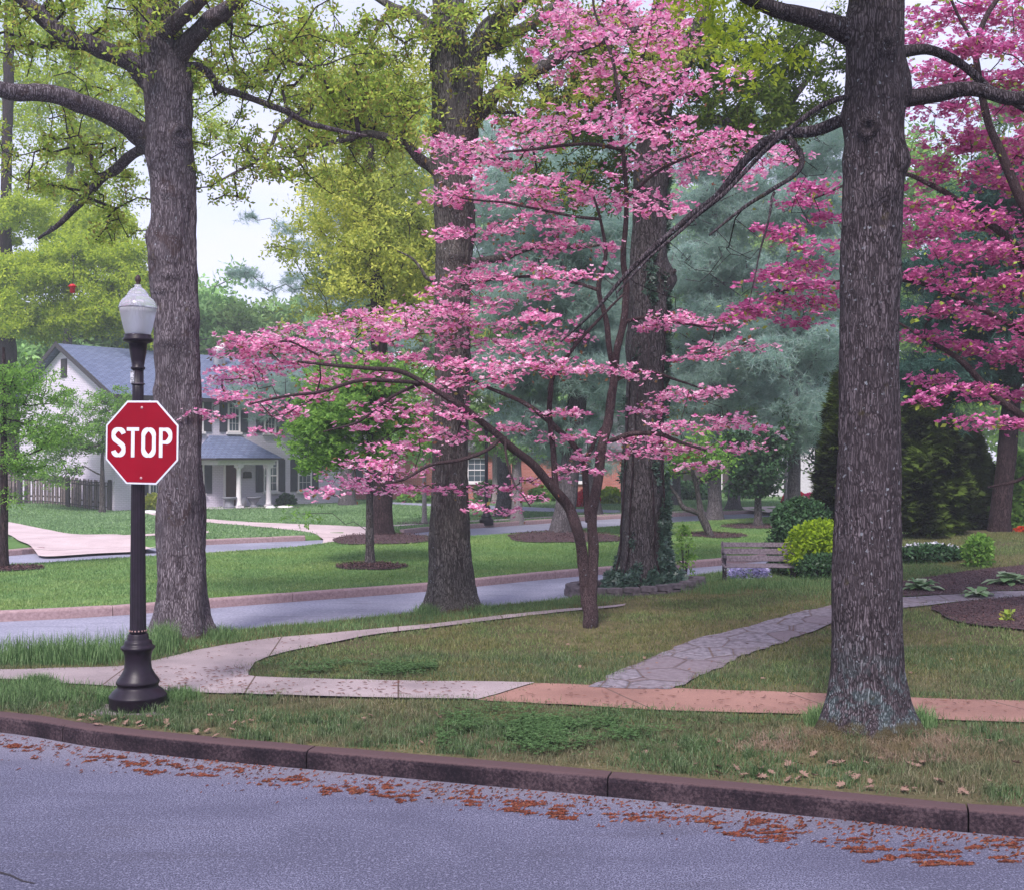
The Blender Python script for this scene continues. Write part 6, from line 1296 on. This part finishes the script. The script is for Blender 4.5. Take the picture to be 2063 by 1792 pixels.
G_verge = gmat('verge_grass', [(.025, .05, .022), (.075, .13, .05), (.15, .22, .10), (.05, .10, .04), (.26, .31, .19)], [(.07, .08, .04), (.22, .20, .12), (.05, .07, .03), (.32, .28, .19), (.10, .15, .06)], (.46, .62), .9)
G_moss = gmat('mossy_lawn', [(.07, .085, .03), (.16, .17, .06), (.24, .23, .10), (.09, .13, .045), (.30, .27, .16)], [(.05, .085, .035), (.11, .17, .06), (.18, .24, .09), (.26, .31, .14)], (.46, .58), .7)
G_med = gmat('median_grass', [(.08, .17, .06), (.16, .29, .10), (.25, .38, .15), (.11, .21, .07)], [(.16, .25, .08), (.26, .35, .12), (.33, .41, .18)], (.45, .65), .4)
G_far = gmat('far_lawn_grass', [(.13, .22, .11), (.22, .34, .17), (.30, .42, .23)], [(.09, .17, .08), (.15, .26, .12), (.22, .33, .17)], (.45, .65), .2)
G_tall = gmat('tall_grass', [(.04, .09, .035), (.12, .22, .08), (.26, .38, .18)], [(.07, .14, .05), (.18, .28, .12)], (.4, .6), 1.2)
def kdist(x, y): return y-float(np.interp(x, [p[0] for p in kin], [p[1] for p in kin]))
north = lambda x, y: 1
walk_y = sw1+sw3
# verge between kerb and walk, and the corner lawn
def dv_(x, y):
    n = mnoise.noise(Vector((x*1.1, y*1.6, 0)))+.6*mnoise.noise(Vector((x*4, y*5, 2)))
    k = kdist(x, y); e_ = ss(.0, .14, k); tr = math.hypot(x-3.05, y-9.45); tr = ss(.35, 1.0, tr)
    return max(.1, min(1, .62+.6*n))*e_*(.35+.65*tr)
kb_ = [(p[0]-.0, p[1]) for p in kin]
verge = kin+[(9, 9.5), (-9, 16)]
blades('verge_grass', 'short patchy grass of the strip along the kerb', (-9, 8.5, 5.6, 13.6), 640000, terr, G_verge, .02, .085, .0042, islandA, .8, EXC, dv_)
def dm_(x, y):
    n = mnoise.noise(Vector((x*.8, y*.9, 5)))+.5*mnoise.noise(Vector((x*3, y*3, 2))); return max(.15, min(1, .7+.5*n))*(.35+.65*ss(.35, .9, math.hypot(x-1.07, y-15.7)))
blades('corner_grass', 'mossy yellowish grass of the corner lawn', (-8, 14, 10, 27), 760000, terr, G_moss, .02, .065, .0055, islandA, .8, EXC+[[(-9, 12.2), (-3, 12.2), (-1.5, 11), (-1, 10), (4, 9.4), (4, 5), (-9, 5)]], dm_)
blades('edge_grass', 'greener grass along the boulevard edge of the corner lawn', (-7, 8, 13.5, 24), 260000, terr, G_tall, .04, .12, .0045, islandA, .7, EXC,
       lambda x, y: max(0, min(1, 1.2-.8*abs(y-float(np.interp(x, [p[0] for p in back], [p[1] for p in back]))+.7)))*.9+(.5*ss(3.2, 5, x)*ss(15, 18, y)))
# tall unmown tufts
def tufts(name, label, spots_, n, h0, h1, wd, mat, lean=.35):
    V = []; 
    for _ in range(n):
        cx, cy, sx_, sy_ = random.choice(spots_); px = random.gauss(cx, sx_); py = cy+sy_*random.uniform(-1, 1)
        x, Y = G(px, py); 
        if any(inp1(x, Y, p) for p in EXC): continue
        if not inp1(x, Y, islandA): continue
        z = terr(x, Y); h = h0+(h1-h0)*random.random()**1.8; a = random.random()*6.28; b = random.random()*6.28; l = lean*h*abs(random.gauss(0, 1)); c, s = math.cos(a)*wd, math.sin(a)*wd; mx_, my_ = x+.35*l*math.cos(b), Y+.35*l*math.sin(b)
        V += [(x-c, Y-s, z-.01), (x+c, Y+s, z-.01), (mx_+c*.7, my_+s*.7, z+h*.6), (mx_-c*.7, my_-s*.7, z+h*.6), (mx_-c*.7, my_-s*.7, z+h*.6), (mx_+c*.7, my_+s*.7, z+h*.6), (x+l*math.cos(b)+c*.1, Y+l*math.sin(b), z+h*(1-.2*min(1, l/h))), (x+l*math.cos(b), Y+l*math.sin(b), z+h*(1-.2*min(1, l/h)))]
    o = link(name, np_mesh(name, np.array(V), np.arange(len(V)).reshape(-1, 4)), mat); return tag(o, label, 'grass', None, 'stuff')
tufts('tall_grass', 'long unmown grass between the walk and the boulevard at the left', [(20, 1326, 60, 14), (80, 1330, 60, 12), (150, 1328, 60, 12), (230, 1322, 50, 14), (300, 1310, 30, 12), (330, 1295, 14, 8)], 6500, .06, .34, .0045, G_tall)
tufts('tall_grass', 'grass tufts on the strip left of and around the lamp base', [(10, 1400, 60, 22), (60, 1395, 50, 18), (140, 1400, 60, 12), (215, 1412, 8, 6), (345, 1418, 10, 4), (365, 1406, 20, 5), (80, 1378, 15, 3)], 7000, .04, .15, .0034, G_tall, .5)
tufts('tall_grass', 'grass tufts round the trunks and in front of the bench', [(440, 1282, 20, 6), (860, 1236, 14, 4), (970, 1234, 16, 4), (1490, 1180, 30, 6), (1440, 1190, 30, 8), (1560, 1182, 30, 6), (1620, 1176, 40, 6), (1650, 1455, 12, 8), (1850, 1460, 16, 8)], 6000, .05, .2, .004, G_tall, .5)
vs = [(random.uniform(-20, 2080), 0, random.uniform(4, 16), random.uniform(1, 4)) for _ in range(230)]
vs = [(a, random.uniform(float(np.interp(a, [0, 500, 1100, 2063], [1380, 1408, 1432, 1470])), float(np.interp(a, [0, 500, 1100, 2063], [1438, 1498, 1540, 1610]))), c, d) for a, b, c, d in vs]
tufts('verge_tufts', 'scattered longer grass tufts in the strip along the kerb', vs, 13000, .04, .13, .0035, G_verge, .6)
vs = [(random.uniform(560, 2063), random.uniform(1215, 1378), random.uniform(5, 22), random.uniform(1, 3)) for _ in range(260)]
tufts('lawn_tufts', 'scattered longer tufts on the mossy corner lawn', vs, 13000, .03, .09, .004, G_moss, .7)
tufts('dry_grass', 'dry straw coloured grass heaped round the foot of the nearest oak', [(1620, 1490, 40, 14), (1700, 1500, 50, 14), (1850, 1500, 40, 18), (1560, 1500, 50, 16), (1900, 1520, 60, 20), (1760, 1520, 70, 16)], 9000, .03, .10, .0028, gmat('straw', [(.30, .22, .17), (.22, .16, .10), (.38, .29, .24)], [(.16, .14, .07), (.24, .19, .12)], (.4, .6), 2), 1.2)
# clover patch
P = []
while len(P) < 10000:
    px = random.gauss(1060, 150) if random.random() < .75 else random.gauss(720, 100); py = random.gauss(1475, 22) if px > 880 else random.gauss(1352, 7); x, Y = G(px, py)
    if mnoise.noise(Vector((x*2, Y*3, 1)))+.25 < random.random()*.5: continue
    if any(inp1(x, Y, p) for p in EXC) or not inp1(x, Y, islandA) or kdist(x, Y) < .12: continue
    P.append((x, Y, terr(x, Y)+random.uniform(.03, .075)))
V, F = scatter(T_maple[0], T_maple[1], np.array(P), frames(len(P), .7), .022+.014*rng.random(len(P)))
tag(link('clover', np_mesh('clover', V, F), leafmat('clover_leaves', [(.045, .09, .035), (.085, .16, .06), (.13, .22, .09)], .3)), 'dark green clover patches in the verge and lawn', 'clover', kind='stuff')
# median and far lawns
blades('median_grass', 'bright mown grass of the median', (-16, 16, 15, 50), 520000, terrM, G_med, .02, .06, .011, median, .8, rings)
blades('far_grass', 'mown grass of the far lawn', (-30, 22, 33, 70), 300000, terrC, G_far, .03, .07, .024, lawnC, .8, FARX)
# mulch chips
def chips(name, poly, n, zf, s0=.02, s1=.05):
    xs = [p[0] for p in poly]; ys = [p[1] for p in poly]; X = rng.uniform(min(xs), max(xs), n); Y = rng.uniform(min(ys), max(ys), n); k = inpoly(X, Y, poly); X, Y = X[k], Y[k]
    P = np.array([(x, y, zf(x, y)+.04) for x, y in zip(X, Y)]); V, F = scatter(T_leaf[0]*np.array([.5, 1, 1]), T_leaf[1], P, frames(len(P), .5), rng.uniform(s0, s1, len(P)))
    m_ = bpy.data.materials.get('bark_chips') or leafmat('bark_chips', [(.03, .015, .018), (.08, .045, .05), (.14, .08, .08), (.05, .03, .03)], .0)
    tag(link(name, np_mesh(name, V, F), m_), None, None, kind='stuff')['label'] = 'dark shredded bark mulch chips'
chips('mulch_chips', bed1, 14000, terr); chips('mulch_chips', bed2, 12000, terr)
for r_ in rings: chips('mulch_chips', r_, 2500, terrM, .03, .08)
# ------------------------------------------------------------ haze
HAZE = .0012
mb = MB(); mb.box(-130, 130, -20, 180, -1.5, 45); hz_ = mb.build('haze', None); hz_['kind'] = 'stuff'; hz_['label'] = 'pale haze softening the far trees'
m, nt_ = nm('haze_air'); o_ = nt_.nodes.new('ShaderNodeOutputMaterial'); pv = nt_.nodes.new('ShaderNodeVolumePrincipled'); pv.inputs['Color'].default_value = (.86, .92, 1, 1); pv.inputs['Density'].default_value = HAZE
nt_.links.new(pv.outputs[0], o_.inputs['Volume']); hz_.data.materials.append(m)
